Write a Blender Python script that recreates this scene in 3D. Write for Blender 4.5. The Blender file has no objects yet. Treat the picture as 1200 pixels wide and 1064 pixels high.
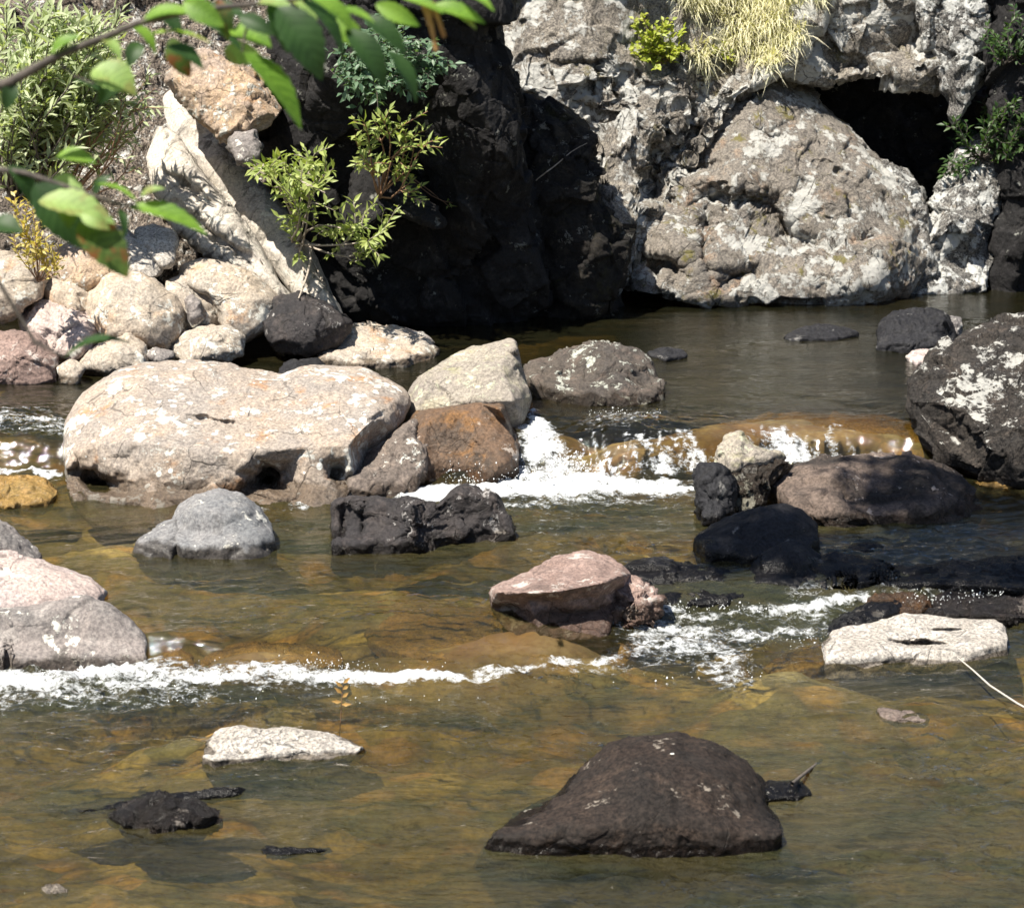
import bpy, math, random
import numpy as np
from mathutils import Vector, Matrix
from mathutils.bvhtree import BVHTree
from mathutils.geometry import delaunay_2d_cdt

random.seed(7)
RNG = np.random.default_rng(11)
scene = bpy.context.scene
COL = scene.collection

# ------------------------------------------------------------------ camera model
F = 2599.0           # focal length in photo pixels (photo is 1200 x 1064)
H = 2.7              # eye height above the lower pool
PITCH = math.atan(682 / F)
SP, CP = math.sin(PITCH), math.cos(PITCH)
L0, L1, L2 = 0.0, 0.08, 0.24       # three water levels


def rays(px, py):
    dx = (np.asarray(px, float) - 600) / F
    dy = -(np.asarray(py, float) - 532) / F
    return np.stack([dx, CP + dy * SP, -SP + dy * CP], -1)


def at_y(px, py, Y):
    d = rays(px, py)
    t = np.asarray(Y, float) / d[..., 1]
    p = d * t[..., None]
    p[..., 2] += H
    return p


def at_z(px, py, z):
    d = rays(px, py)
    t = (np.asarray(z, float) - H) / d[..., 2]
    p = d * t[..., None]
    p[..., 2] += H
    return p


def to_px(p):
    x, y, z = p[..., 0], p[..., 1], p[..., 2] - H
    fw = y * CP - z * SP
    up = y * SP + z * CP
    return 600 + F * x / fw, 532 - F * up / fw


SUN = Vector((-.36, -.30, .88)).normalized()      # towards the sun

# ------------------------------------------------------------------ noise
_perm = RNG.permutation(256)
_perm = np.concatenate([_perm, _perm, _perm])
_g = RNG.normal(size=(256, 3))
_g /= np.linalg.norm(_g, axis=1)[:, None]
_r3 = RNG.random((256, 3))


def _h(i, j, k):
    return _perm[_perm[_perm[i & 255] + (j & 255)] + (k & 255)]


def pnoise(p):
    i = np.floor(p).astype(np.int64)
    f = p - i
    u = f * f * f * (f * (f * 6 - 15) + 10)
    out = 0
    for a in (0, 1):
        wa = u[:, 0] if a else 1 - u[:, 0]
        for b in (0, 1):
            wb = u[:, 1] if b else 1 - u[:, 1]
            for c in (0, 1):
                wc = u[:, 2] if c else 1 - u[:, 2]
                g = _g[_h(i[:, 0] + a, i[:, 1] + b, i[:, 2] + c)]
                d = g[:, 0] * (f[:, 0] - a) + g[:, 1] * (f[:, 1] - b) + g[:, 2] * (f[:, 2] - c)
                out = out + wa * wb * wc * d
    return out * 1.6


def fbm(p, octv=4, gain=.5):
    out, a, q = 0, 1.0, p.copy()
    for _ in range(octv):
        out = out + a * pnoise(q)
        a *= gain
        q = q * 2.03 + 17.3
    return out


def ridged(p, octv=4, gain=.5):
    out, a, q = 0, 1.0, p.copy()
    for _ in range(octv):
        out = out + a * (1 - 2 * np.abs(pnoise(q)))
        a *= gain
        q = q * 2.1 + 9.1
    return out


def worley(p):
    """nearest cell: distance, offset vector, cell hash"""
    i = np.floor(p).astype(np.int64)
    best = np.full(len(p), 1e9)
    second = np.full(len(p), 1e9)
    bv = np.zeros_like(p)
    bid = np.zeros(len(p), np.int64)
    for a in (-1, 0, 1):
        for b in (-1, 0, 1):
            for c in (-1, 0, 1):
                h = _h(i[:, 0] + a, i[:, 1] + b, i[:, 2] + c)
                cpt = i + np.array([a, b, c]) + _r3[h]
                v = p - cpt
                d = (v * v).sum(1)
                m = d < best
                second = np.where(m, best, np.minimum(second, d))
                best = np.where(m, d, best)
                bv[m] = v[m]
                bid[m] = h[m]
    return np.sqrt(best), np.sqrt(second), bv, bid


def facets(p):
    """planar facet noise: every cell is a tilted plane with its own step"""
    d1, d2, v, cid = worley(p)
    return (_r3[cid][:, 0] - .5) * 1.0 + (v * _g[(cid * 7 + 3) & 255]).sum(1) * .9


def sstep(a, b, x):
    t = np.clip((x - a) / (b - a), 0, 1)
    return t * t * (3 - 2 * t)


# ------------------------------------------------------------------ object helpers
def tag(o, label=None, cat=None, group=None, kind=None):
    if label: o['label'] = label
    if cat: o['category'] = cat
    if group: o['group'] = group
    if kind: o['kind'] = kind
    return o


def mesh_obj(name, V, Fc, mat, parent=None, smooth=True, origin=None, attrs=None):
    V = np.asarray(V, np.float32)
    me = bpy.data.meshes.new(name)
    if origin is None:
        origin = np.zeros(3)
    V = V - np.asarray(origin, np.float32)
    Fc = [np.asarray(f, np.int32) for f in (Fc if isinstance(Fc, list) else [Fc]) if len(f)]
    tot = sum(f.size for f in Fc)
    me.vertices.add(len(V))
    me.vertices.foreach_set('co', V.ravel())
    me.loops.add(tot)
    me.loops.foreach_set('vertex_index', np.concatenate([f.ravel() for f in Fc]))
    starts, s = [], 0
    for f in Fc:
        k = f.shape[1]
        starts.append(np.arange(len(f), dtype=np.int32) * k + s)
        s += f.size
    starts = np.concatenate(starts)
    me.polygons.add(len(starts))
    me.polygons.foreach_set('loop_start', starts)
    if smooth:
        me.polygons.foreach_set('use_smooth', np.ones(len(starts), bool))
    me.update(calc_edges=True)
    me.validate()
    if attrs:
        for k, a in attrs.items():
            at = me.attributes.new(k, 'FLOAT', 'POINT')
            at.data.foreach_set('value', np.asarray(a, np.float32))
    me.materials.append(mat)
    o = bpy.data.objects.new(name, me)
    COL.objects.link(o)
    o.location = [float(c) for c in origin]
    if parent is not None:
        o.parent = parent
        o.location = [float(a - b) for a, b in zip(origin, parent.location)]
    return o


def empty(name, loc):
    o = bpy.data.objects.new(name, None)
    COL.objects.link(o)
    o.location = [float(c) for c in loc]
    o.empty_display_size = .1
    return o


def normals(V, quads, tris):
    n = np.zeros_like(V)
    for f in (quads, tris):
        if len(f) == 0: continue
        a = V[f[:, 0]]; b = V[f[:, 1]]; c = V[f[:, 2]]; d = V[f[:, -1]]
        fn = np.cross(c - a, d - b) if f.shape[1] == 4 else np.cross(b - a, c - a)
        for k in range(f.shape[1]):
            np.add.at(n, f[:, k], fn)
    l = np.linalg.norm(n, axis=1)
    return n / np.maximum(l, 1e-12)[:, None]


def tri_interp(P, pts, vals):
    """piecewise-linear interpolation of vals at pts (Delaunay) evaluated at P"""
    res = delaunay_2d_cdt([Vector((float(a), float(b))) for a, b in pts], [], [], 0, 1e-6)
    v2, _, faces, orig, _, _ = res
    vv = np.array([[v.x, v.y] for v in v2])
    val = np.array([np.mean([vals[i] for i in o]) if o else 0 for o in orig])
    out = np.full(len(P), np.nan)
    for f in faces:
        A, B, C = vv[f[0]], vv[f[1]], vv[f[2]]
        den = (B[1] - C[1]) * (A[0] - C[0]) + (C[0] - B[0]) * (A[1] - C[1])
        if abs(den) < 1e-9: continue
        w0 = ((B[1] - C[1]) * (P[:, 0] - C[0]) + (C[0] - B[0]) * (P[:, 1] - C[1])) / den
        w1 = ((C[1] - A[1]) * (P[:, 0] - C[0]) + (A[0] - C[0]) * (P[:, 1] - C[1])) / den
        w2 = 1 - w0 - w1
        m = (w0 > -1e-4) & (w1 > -1e-4) & (w2 > -1e-4)
        out[m] = (w0 * val[f[0]] + w1 * val[f[1]] + w2 * val[f[2]])[m]
    return np.nan_to_num(out)


ALL_ROCKS = []


def rock(name, label, cat, out, mat, wy=None, wz=L0, Y=None, T=.3, p=2.3, lean=.3, back=None, sink=24,
         ctrl=(), grooves=(), fac=.05, facs=2.6, amp=.03, ncut=5, cut=.06, cen=None, group=None, seed=0, dens=1.0,
         strat=0.0, sharp=0.0, fine=1.0, warpk=.18, foot=.42):
    """A rock whose outline is a polygon seen from the camera; it has its own distance,
    a front that leans back by `lean`, bulges by T towards us and a real back side."""
    rs = np.random.default_rng(abs(seed * 31 + len(label) * 7 + int(out[0][0]) * 3 + int(out[0][1])))
    O = np.array(out, float)
    O0 = O.copy()
    ymax, ymin = O[:, 1].max(), O[:, 1].min()
    Hh = ymax - ymin
    wyy = ymax if wy is None else wy
    if sink:
        O[:, 1] += sink * sstep(ymin + .60 * Hh, ymax - .06 * Hh, O[:, 1])
    c = O.mean(0) if cen is None else np.array(cen, float)
    if cen is None:
        c = np.array([(O[:, 0].max() + O[:, 0].min()) / 2 * .5 + c[0] * .5, (O[:, 1].max() + O[:, 1].min()) / 2 * .5 + c[1] * .5])
    per = np.linalg.norm(np.roll(O, -1, 0) - O, axis=1).sum()
    N = int(np.clip(per / 2.1 * dens, 56, 1100))
    Rm = np.linalg.norm(O - c, axis=1).max()
    M = int(np.clip(Rm / 2.2 * dens, 14, 190))
    MB = max(6, M // 4)
    th = np.linspace(0, 2 * np.pi, N, endpoint=False)
    D = np.stack([np.cos(th), np.sin(th)], 1)
    R = np.zeros(N)
    for i in range(len(O)):
        a = O[i] - c
        e = O[(i + 1) % len(O)] - O[i]
        den = D[:, 0] * e[1] - D[:, 1] * e[0]
        den = np.where(np.abs(den) < 1e-9, 1e-9, den)
        t = (a[0] * e[1] - a[1] * e[0]) / den
        s = (a[0] * D[:, 1] - a[1] * D[:, 0]) / den
        ok = (s >= -1e-6) & (s <= 1 + 1e-6) & (t > 0)
        R = np.where(ok & (t > R), t, R)
    R[R == 0] = R[R > 0].mean()
    Rs = R.copy()
    ks = 2 if per > 250 else 1
    for _ in range(ks):
        Rs = (np.roll(Rs, 1) + 2 * Rs + np.roll(Rs, -1)) / 4
    R = Rs
    Y0 = Y if Y is not None else float(at_z(c[0], wyy, wz)[1])
    mpp = Y0 / F
    S = mpp * math.sqrt(max(1, (O[:, 0].max() - O[:, 0].min()) * Hh))
    if back is None: back = T * 1.2
    psi = np.linspace(0, np.pi / 2, M + 1)[1:]
    rf = np.sin(psi) ** 1.0
    rings = [(r, -1) for r in rf] + [(r, 1) for r in np.sin(np.linspace(np.pi / 2, 0, MB + 1)[1:-1])]
    PX, PY, RR, SG = [c[0]], [c[1]], [0.0], [-1]
    for r, sg in rings:
        PX.extend(c[0] + D[:, 0] * R * r); PY.extend(c[1] + D[:, 1] * R * r)
        RR.extend([r] * N); SG.extend([sg] * N)
    PX.append(c[0]); PY.append(c[1]); RR.append(0.0); SG.append(1)
    PX, PY, RR, SG = map(np.array, (PX, PY, RR, SG))
    infl = np.maximum(0, 1 - RR ** p) ** (1 / p)

    def leanf(yy): return lean * np.clip((wyy - yy) / Hh, -.4, 1.2)
    dY = leanf(PY) + np.where(SG < 0, -T * infl, back * infl)
    if len(ctrl):
        idx = np.linspace(0, N, 28, endpoint=False).astype(int)
        pts = [(c[0] + D[i, 0] * R[i] * 1.01, c[1] + D[i, 1] * R[i] * 1.01) for i in idx] + [(q[0], q[1]) for q in ctrl]
        vals = [0.0] * len(idx) + [q[2] for q in ctrl]
        f = SG < 0
        dY[f] += tri_interp(np.stack([PX[f], PY[f]], 1), pts, vals)
    f = SG < 0
    for (x0, y0, x1, y1, w, dep) in grooves:
        e = np.array([x1 - x0, y1 - y0], float); L = np.linalg.norm(e); e /= L
        wob = fbm(np.stack([PX * .05, PY * .05, PX * 0 + 3.3], 1), 3) * w * .9
        q0 = PX - x0; q1 = PY - y0
        s = np.clip(q0 * e[0] + q1 * e[1], 0, L)
        dd = np.hypot(q0 - e[0] * s, q1 - e[1] * s) + wob
        tap = np.sin(np.pi * np.clip(s / L, .04, .96)) ** .5
        dY += f * dep * tap * np.exp(-(np.maximum(dd, 0) / w) ** 2)
    # put the front at the waterline on Y0
    jj = np.where(f)[0]
    k = jj[np.argmin((PX[jj] - c[0]) ** 2 + (PY[jj] - wyy) ** 2)]
    if Y is None:
        dY = dY - dY[k] + 0.0
        # keep the foot upright at the waterline all along the outline's lower edge
        tt = np.linspace(0, 1, 24)[:, None, None]
        De = (O0[None] * (1 - tt) + np.roll(O0, -1, 0)[None] * tt).reshape(-1, 2)
        gxs = np.linspace(O0[:, 0].min(), O0[:, 0].max(), 90)
        pb = np.array([De[np.abs(De[:, 0] - g) < (gxs[1] - gxs[0]) * 1.1, 1].max() for g in gxs])
        pbx = np.interp(PX, gxs, pb)
        yw = at_z(PX, pbx, wz)[:, 1] - Y0
        over = np.maximum(0, dY - yw) * f
        wgt = sstep(foot, foot * .25, (pbx - PY) / Hh)
        dY = dY - over * wgt * .97
    V = at_y(PX, PY, Y0 + dY)
    # faces
    q = []
    nr = len(rings)
    ii = np.arange(N); jn = (ii + 1) % N
    for a in range(nr - 1):
        b0 = 1 + a * N; b1 = b0 + N
        q.append(np.stack([b0 + ii, b0 + jn, b1 + jn, b1 + ii], 1))
    quads = np.concatenate(q)[:, ::-1]
    last = 1 + (nr - 1) * N
    tris = np.concatenate([np.stack([np.zeros(N, int), 1 + jn, 1 + ii], 1), np.stack([np.full(N, len(V) - 1), last + ii, last + jn], 1)])[:, ::-1]
    cen3 = V.mean(0)
    # orientation check
    nn = normals(V, quads, tris)
    if nn[0][1] > 0:
        quads = quads[:, ::-1]; tris = tris[:, ::-1]; nn = -nn
    # planar chips
    for _ in range(ncut):
        d = rs.normal(size=3); d[1] = -abs(d[1]) * .8; d /= np.linalg.norm(d)
        pr = (V - cen3) @ d
        lim = np.quantile(pr, .995) - cut * S * rs.uniform(.4, 1.3)
        ov = np.maximum(0, pr - lim)
        V = V - d * (ov * .93)[:, None]
    nn = normals(V, quads, tris)
    so = rs.uniform(0, 50, 3)
    q1 = (V + so) / S
    warp = np.stack([pnoise(q1 * 2 + 5), pnoise(q1 * 2 + 25), pnoise(q1 * 2 + 45)], 1) * warpk
    disp = amp * S * fbm(q1 * 1.7, 3)
    if fac:
        disp += fac * S * facets((q1 + warp) * facs) + fac * S * .42 * facets((q1 + warp * .7) * facs * 2.7 + 7.7)
        disp += fac * S * .16 * facets((q1 + warp * .5) * facs * 6.5 + 3.1)
    if sharp:
        disp -= sharp * S * np.maximum(0, ridged(q1 * 2.2 + 3, 4) - .55)
    if strat:
        qs = q1.copy(); qs[:, 2] *= 5; qs[:, 0] *= .8
        disp += strat * S * facets(qs * 2.0 + warp * 1.5)
    qm = V + so
    disp += .0055 * fine * fbm(qm * 11, 4, .6)
    V = V + nn * disp[:, None]
    org = np.array([V[:, 0].mean(), V[:, 1].mean(), V[:, 2].min()])
    o = mesh_obj(name, V, [quads, tris], mat, origin=org)
    tag(o, label, cat, group)
    ALL_ROCKS.append(o)
    return o


def bvh_of(objs):
    vs, ps = [], []
    for o in objs:
        b = len(vs)
        n = len(o.data.vertices)
        co = np.empty(n * 3, np.float32); o.data.vertices.foreach_get('co', co)
        co = co.reshape(-1, 3) + np.array(o.location)
        vs.extend(map(tuple, co))
        ps.extend([tuple(b + i for i in pl.vertices) for pl in o.data.polygons])
    return BVHTree.FromPolygons(vs, ps)


# ------------------------------------------------------------------ materials
class NT:
    def __init__(self, name):
        self.m = bpy.data.materials.new(name)
        self.m.use_nodes = True
        self.t = self.m.node_tree
        self.t.nodes.clear()
        self.out = self.n('ShaderNodeOutputMaterial')

    def n(self, typ, **kw):
        nd = self.t.nodes.new(typ)
        for k, v in kw.items():
            if k.startswith('i_'):
                key = k[2:]
                key = int(key) if key.isdigit() else key.replace('_', ' ')
                self.s(nd, key, v)
            else:
                setattr(nd, k, v)
        return nd

    def s(self, nd, key, v):
        if isinstance(v, bpy.types.NodeSocket):
            self.t.links.new(v, nd.inputs[key])
        else:
            nd.inputs[key].default_value = v

    def noise(self, vec, scale, detail=6, rough=.55, dist=0.0):
        nd = self.n('ShaderNodeTexNoise')
        self.s(nd, 'Vector', vec); self.s(nd, 'Scale', scale); self.s(nd, 'Detail', detail)
        self.s(nd, 'Roughness', rough); self.s(nd, 'Distortion', dist)
        return nd.outputs[0]

    def voro(self, vec, scale, feature='F1', out=0, rnd=1.0):
        nd = self.n('ShaderNodeTexVoronoi', feature=feature)
        self.s(nd, 'Vector', vec); self.s(nd, 'Scale', scale); self.s(nd, 'Randomness', rnd)
        return nd.outputs[out]

    def ramp(self, v, a, b, lo=0.0, hi=1.0):
        nd = self.n('ShaderNodeMapRange', interpolation_type='SMOOTHSTEP')
        self.s(nd, 0, v); self.s(nd, 1, a); self.s(nd, 2, b); self.s(nd, 3, lo); self.s(nd, 4, hi)
        return nd.outputs[0]

    def math(self, op, a, b=0.0, c=0.0):
        nd = self.n('ShaderNodeMath', operation=op)
        self.s(nd, 0, a); self.s(nd, 1, b); self.s(nd, 2, c)
        return nd.outputs[0]

    def mix(self, f, a, b, mode='MIX'):
        nd = self.n('ShaderNodeMix', data_type='RGBA', blend_type=mode)
        nd.clamp_factor = True
        for key, v in ((0, f), (6, a), (7, b)):
            if isinstance(v, tuple) and len(v) == 3: v = (*v, 1)
            self.s(nd, key, v)
        return nd.outputs[2]

    def vscale(self, vec, sc):
        nd = self.n('ShaderNodeVectorMath', operation='MULTIPLY')
        self.s(nd, 0, vec); self.s(nd, 1, sc)
        return nd.outputs[0]

    def vadd(self, a, b):
        nd = self.n('ShaderNodeVectorMath', operation='ADD')
        self.s(nd, 0, a); self.s(nd, 1, b)
        return nd.outputs[0]


def rock_mat(name, a, b, c, lich=0.0, lcol=(.68, .66, .6), lsc=9, dark=.35, dcol=(.05, .045, .04), spots=0.0, moss=0.0,
             mcol=(.2, .18, .05), crack=.5, rough=.85, bump=.6, wl=None, wetw=.035, speck=1.0, lit_top=0, streak=0.0, orange=0.0, fsc=1.0, srot=0.0):
    m = NT(name)
    geo = m.n('ShaderNodeNewGeometry')
    pos = geo.outputs['Position']
    wn = m.n('ShaderNodeTexNoise'); m.s(wn, 'Vector', pos); m.s(wn, 'Scale', 5.0); m.s(wn, 'Detail', 3.0)
    wp = m.vadd(pos, m.vscale(wn.outputs['Color'], (.09, .09, .09)))
    n1 = m.noise(pos, 3.2 * fsc, 8, .62, .3)
    col = m.mix(m.ramp(n1, .36, .64), a, b)
    n2 = m.noise(wp, 11 * fsc, 9, .68)
    col = m.mix(m.math('MULTIPLY', m.ramp(n2, .5, .68), .85), col, c)
    if orange:
        n6 = m.noise(wp, 5.5, 6, .6)
        col = m.mix(m.math('MULTIPLY', m.ramp(n6, .55, .7), orange), col, (.40, .19, .07))
    if streak:
        rt = m.n('ShaderNodeVectorRotate', rotation_type='Y_AXIS'); m.s(rt, 'Vector', wp); m.s(rt, 'Angle', srot)
        sv = m.vscale(rt.outputs[0], (26, 8, 3.0))
        ns = m.noise(sv, 1.0, 6, .6)
        col = m.mix(m.math('MULTIPLY', m.ramp(ns, .5, .68), streak), col, dcol)
    n3 = m.noise(pos, 75, 5, .75)
    col = m.mix(1.0, col, m.mix(m.ramp(n3, .5 - .2 / speck, .5 + .2 / speck), tuple(max(.12, 1 - .45 * speck * k) for k in (1, 1, .97)), tuple(1 + .33 * speck * k for k in (1, .98, .9))), 'MULTIPLY')
    if dark:
        n4 = m.noise(wp, 7.0 * fsc, 10, .7)
        col = m.mix(m.math('MULTIPLY', m.ramp(n4, .55, .66), dark), col, dcol)
    if moss:
        n7 = m.noise(wp, 6, 8, .7)
        col = m.mix(m.math('MULTIPLY', m.ramp(n7, .56, .64), moss), col, mcol)
    lf = None
    if lich:
        n5 = m.noise(wp, lsc, 12, .72)
        n55 = m.noise(pos, lsc * 5, 4, .7)
        thr = .62 - lich * .17
        lv = m.math('ADD', n5, m.math('MULTIPLY', m.math('SUBTRACT', n55, .5), .22))
        lf = m.ramp(lv, thr, thr + .035)
        if lit_top:      # sunlit top painted in as pale patches on upward faces
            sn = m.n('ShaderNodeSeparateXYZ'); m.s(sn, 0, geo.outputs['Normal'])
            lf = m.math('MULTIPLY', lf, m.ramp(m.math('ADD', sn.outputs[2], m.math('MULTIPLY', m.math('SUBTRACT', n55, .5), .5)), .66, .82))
        lc = m.mix(m.noise(pos, 40, 4, .7), tuple(k * .72 for k in lcol), tuple(min(.82, k * 1.12) for k in lcol))
        col = m.mix(lf, col, lc)
    if spots:
        vd = m.voro(m.vadd(pos, m.vscale(wn.outputs['Color'], (.03, .03, .03))), 16, 'F1', 0)
        vr = m.n('ShaderNodeTexVoronoi', feature='F1'); m.s(vr, 'Vector', pos); m.s(vr, 'Scale', 16.0)
        sz = m.ramp(m.noise(pos, 4, 2), .5 - spots * .2, .75, 0.0, .36)
        sf = m.ramp(m.math('SUBTRACT', sz, vd), 0, .03)
        col = m.mix(sf, col, (.70, .70, .66))
    # cracks
    ce = m.voro(wp, 4.5, 'DISTANCE_TO_EDGE', 0)
    cw = m.ramp(m.noise(pos, 6, 4), .45, .75, 0.0, .02)
    cf = m.ramp(m.math('SUBTRACT', ce, cw), -.004, .004, 1.0, 0.0)
    if crack:
        col = m.mix(m.math('MULTIPLY', cf, crack), col, (.03, .027, .024))
    rgh = rough
    if wl is not None:
        sx = m.n('ShaderNodeSeparateXYZ'); m.s(sx, 0, pos)
        hz = m.math('SUBTRACT', sx.outputs[2], wl)
        nz = m.math('MULTIPLY', m.math('SUBTRACT', m.noise(pos, 9, 5, .6), .5), wetw * 2.4)
        wf = m.ramp(m.math('ADD', hz, nz), wetw * .8, wetw * 1.3, 1.0, 0.0)
        col = m.mix(m.math('MULTIPLY', wf, .9), col, m.mix(1.0, col, (.30, .27, .24), 'MULTIPLY'))
        rgh = m.ramp(wf, 0, 1, rough, .22)
    # bump
    b1 = m.noise(pos, 28, 10, .75)
    b2 = m.voro(wp, 26, 'F1', 0)
    hgt = m.math('ADD', m.math('MULTIPLY', b1, 1.0), m.math('MULTIPLY', b2, .35))
    if crack: hgt = m.math('SUBTRACT', hgt, m.math('MULTIPLY', cf, .5))
    if lf is not None: hgt = m.math('ADD', hgt, m.math('MULTIPLY', lf, .15))
    bp = m.n('ShaderNodeBump'); m.s(bp, 'Strength', bump); m.s(bp, 'Distance', .03); m.s(bp, 'Height', hgt)
    bs = m.n('ShaderNodeBsdfPrincipled')
    m.s(bs, 'Base Color', col); m.s(bs, 'Roughness', rgh); m.s(bs, 'Normal', bp.outputs[0])
    m.s(bs, 'Specular IOR Level', .22)
    m.t.links.new(bs.outputs[0], m.out.inputs[0])
    return m.m


def leaf_mat(name, a, b, back=None, trans=.35, rough=.45):
    m = NT(name)
    geo = m.n('ShaderNodeNewGeometry')
    r = geo.outputs['Random Per Island']
    n = m.noise(geo.outputs['Position'], 60, 3)
    f = m.math('ADD', m.math('MULTIPLY', r, .8), m.math('MULTIPLY', m.math('SUBTRACT', n, .5), .6))
    col = m.mix(f, a, b)
    bs = m.n('ShaderNodeBsdfPrincipled'); m.s(bs, 'Base Color', col); m.s(bs, 'Roughness', rough); m.s(bs, 'Specular IOR Level', .4)
    tr = m.n('ShaderNodeBsdfTranslucent'); m.s(tr, 'Color', m.mix(1.0, col, (1.3, 1.4, .5), 'MULTIPLY'))
    mx = m.n('ShaderNodeMixShader'); m.s(mx, 0, trans)
    m.t.links.new(bs.outputs[0], mx.inputs[1]); m.t.links.new(tr.outputs[0], mx.inputs[2])
    m.t.links.new(mx.outputs[0], m.out.inputs[0])
    return m.m


def bark_mat(name, a, b, rough=.85):
    m = NT(name)
    geo = m.n('ShaderNodeNewGeometry')
    n = m.noise(m.vscale(geo.outputs['Position'], (1, 1, .4)), 60, 6, .7)
    col = m.mix(m.ramp(n, .35, .65), a, b)
    bp = m.n('ShaderNodeBump'); m.s(bp, 'Strength', .5); m.s(bp, 'Distance', .01); m.s(bp, 'Height', n)
    bs = m.n('ShaderNodeBsdfPrincipled'); m.s(bs, 'Base Color', col); m.s(bs, 'Roughness', rough); m.s(bs, 'Normal', bp.outputs[0])
    m.t.links.new(bs.outputs[0], m.out.inputs[0])
    return m.m


M = {}
M['tan'] = rock_mat('tan_boulder_rock', (.40, .325, .265), (.31, .275, .25), (.46, .39, .33), lich=.4, lcol=(.62, .60, .55), lsc=7, dark=.5, spots=.5, wl=L1, wetw=.075, orange=.75)
M['pile'] = rock_mat('pale_bank_rock', (.44, .365, .295), (.36, .32, .28), (.50, .425, .34), lich=.35, dark=.3, wl=L2, wetw=.035, orange=.5, bump=.5)
M['white'] = rock_mat('bleached_rock', (.43, .40, .37), (.35, .32, .29), (.48, .45, .42), dark=.35, dcol=(.16, .13, .11), lich=.2, lcol=(.6, .58, .55), crack=.6, speck=1.3, wl=L0, wetw=.012, bump=.5, fsc=1.6)
M['slab'] = rock_mat('striped_slab_rock', (.56, .51, .45), (.47, .43, .39), (.62, .57, .5), lich=.25, dark=.3, streak=.75, bump=.5, speck=.9, crack=.4, srot=math.radians(-42))
M['orange'] = rock_mat('orange_stained_rock', (.5, .36, .24), (.42, .33, .27), (.55, .42, .3), lich=.35, dark=.35, orange=.8, bump=.8)
M['grey'] = rock_mat('grey_river_rock', (.22, .215, .22), (.15, .155, .165), (.28, .27, .265), lich=.15, dark=.45, crack=.15, wl=L1, wetw=.045, bump=.35)
M['mottled'] = rock_mat('mottled_grey_rock', (.25, .22, .21), (.17, .158, .155), (.33, .30, .285), lich=.25, dark=.6, crack=.15, wl=L0, wetw=.045, bump=.45)
M['pink'] = rock_mat('pale_pink_rock', (.46, .37, .34), (.40, .34, .33), (.5, .43, .4), lich=.2, dark=.3, crack=.2, bump=.45, wl=L0, wetw=.03)
M['dark'] = rock_mat('black_river_rock', (.022, .022, .026), (.015, .015, .018), (.036, .035, .037), dark=.3, dcol=(.015, .015, .016), crack=.3, rough=.7, speck=1.3, lich=.06, lcol=(.16, .155, .15), wl=L1, wetw=.045, bump=.4)
M['block'] = rock_mat('dark_block_rock', (.05, .044, .045), (.033, .031, .034), (.09, .075, .072), lich=.16, lcol=(.4, .38, .37), dark=.4, crack=.5, rough=.65, wl=L1, wetw=.04, bump=.7)
M['red'] = rock_mat('reddish_rock', (.30, .215, .19), (.24, .17, .15), (.40, .30, .27), lich=.28, lcol=(.55, .48, .44), dark=.4, crack=.4, wl=L1, wetw=.045, bump=.6)
M['brown'] = rock_mat('wet_brown_rock', (.16, .098, .062), (.115, .085, .066), (.24, .125, .05), dark=.7, lich=.1, lcol=(.5, .42, .36), crack=.3, rough=.42, wl=L1, wetw=.06, bump=.6)
M['yellowish'] = rock_mat('lichen_top_rock', (.37, .33, .275), (.31, .275, .245), (.43, .39, .29), lich=.3, lcol=(.6, .6, .45), dark=.3, crack=.3, bump=.7, moss=.25, mcol=(.42, .42, .16))
M['lichrock'] = rock_mat('dark_lichen_rock', (.12, .10, .085), (.085, .075, .07), (.17, .13, .11), lich=.36, lcol=(.52, .53, .47), dark=.5, crack=.4, wl=L2, wetw=.045, bump=.8)
M['shoulder'] = rock_mat('pinkish_black_rock', (.19, .145, .122), (.035, .031, .03), (.07, .056, .05), lich=.14, lcol=(.45, .38, .34), dark=.6, crack=.4, wl=L1, wetw=.045, bump=.8)
M['fore'] = rock_mat('dark_brown_boulder', (.030, .021, .017), (.018, .0145, .013), (.055, .038, .029), lich=.06, lcol=(.22, .19, .16), dark=.5, dcol=(.025, .021, .019), spots=-.3, crack=.15, rough=.75, speck=1.4, wl=L0, wetw=.035, bump=.45)
M['cliff'] = rock_mat('lichen_cliff_rock', (.30, .27, .235), (.22, .20, .18), (.36, .32, .27), lich=.74, lcol=(.57, .56, .53), lsc=5, dark=.6, dcol=(.05, .043, .036), speck=1.35, moss=.5, mcol=(.17, .15, .04), crack=.6, bump=1.0)
M['bulge'] = rock_mat('brown_lichen_rock', (.27, .24, .21), (.21, .19, .17), (.33, .29, .25), lich=.62, lcol=(.52, .51, .48), lsc=4, dark=.5, dcol=(.06, .05, .04), speck=1.15, moss=.8, mcol=(.17, .15, .04), crack=.6, bump=1.0, orange=.3)
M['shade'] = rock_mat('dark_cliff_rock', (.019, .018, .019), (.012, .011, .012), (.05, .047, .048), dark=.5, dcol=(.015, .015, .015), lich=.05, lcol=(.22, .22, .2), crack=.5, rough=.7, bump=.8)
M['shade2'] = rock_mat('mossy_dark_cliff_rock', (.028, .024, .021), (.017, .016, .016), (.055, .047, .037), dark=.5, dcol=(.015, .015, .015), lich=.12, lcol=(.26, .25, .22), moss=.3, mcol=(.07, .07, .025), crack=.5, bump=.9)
M['greycliff'] = rock_mat('grey_white_cliff_rock', (.22, .21, .2), (.14, .135, .13), (.3, .27, .24), lich=.75, lcol=(.62, .62, .6), dark=.7, crack=.6, bump=1.0, speck=1.6)
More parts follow.
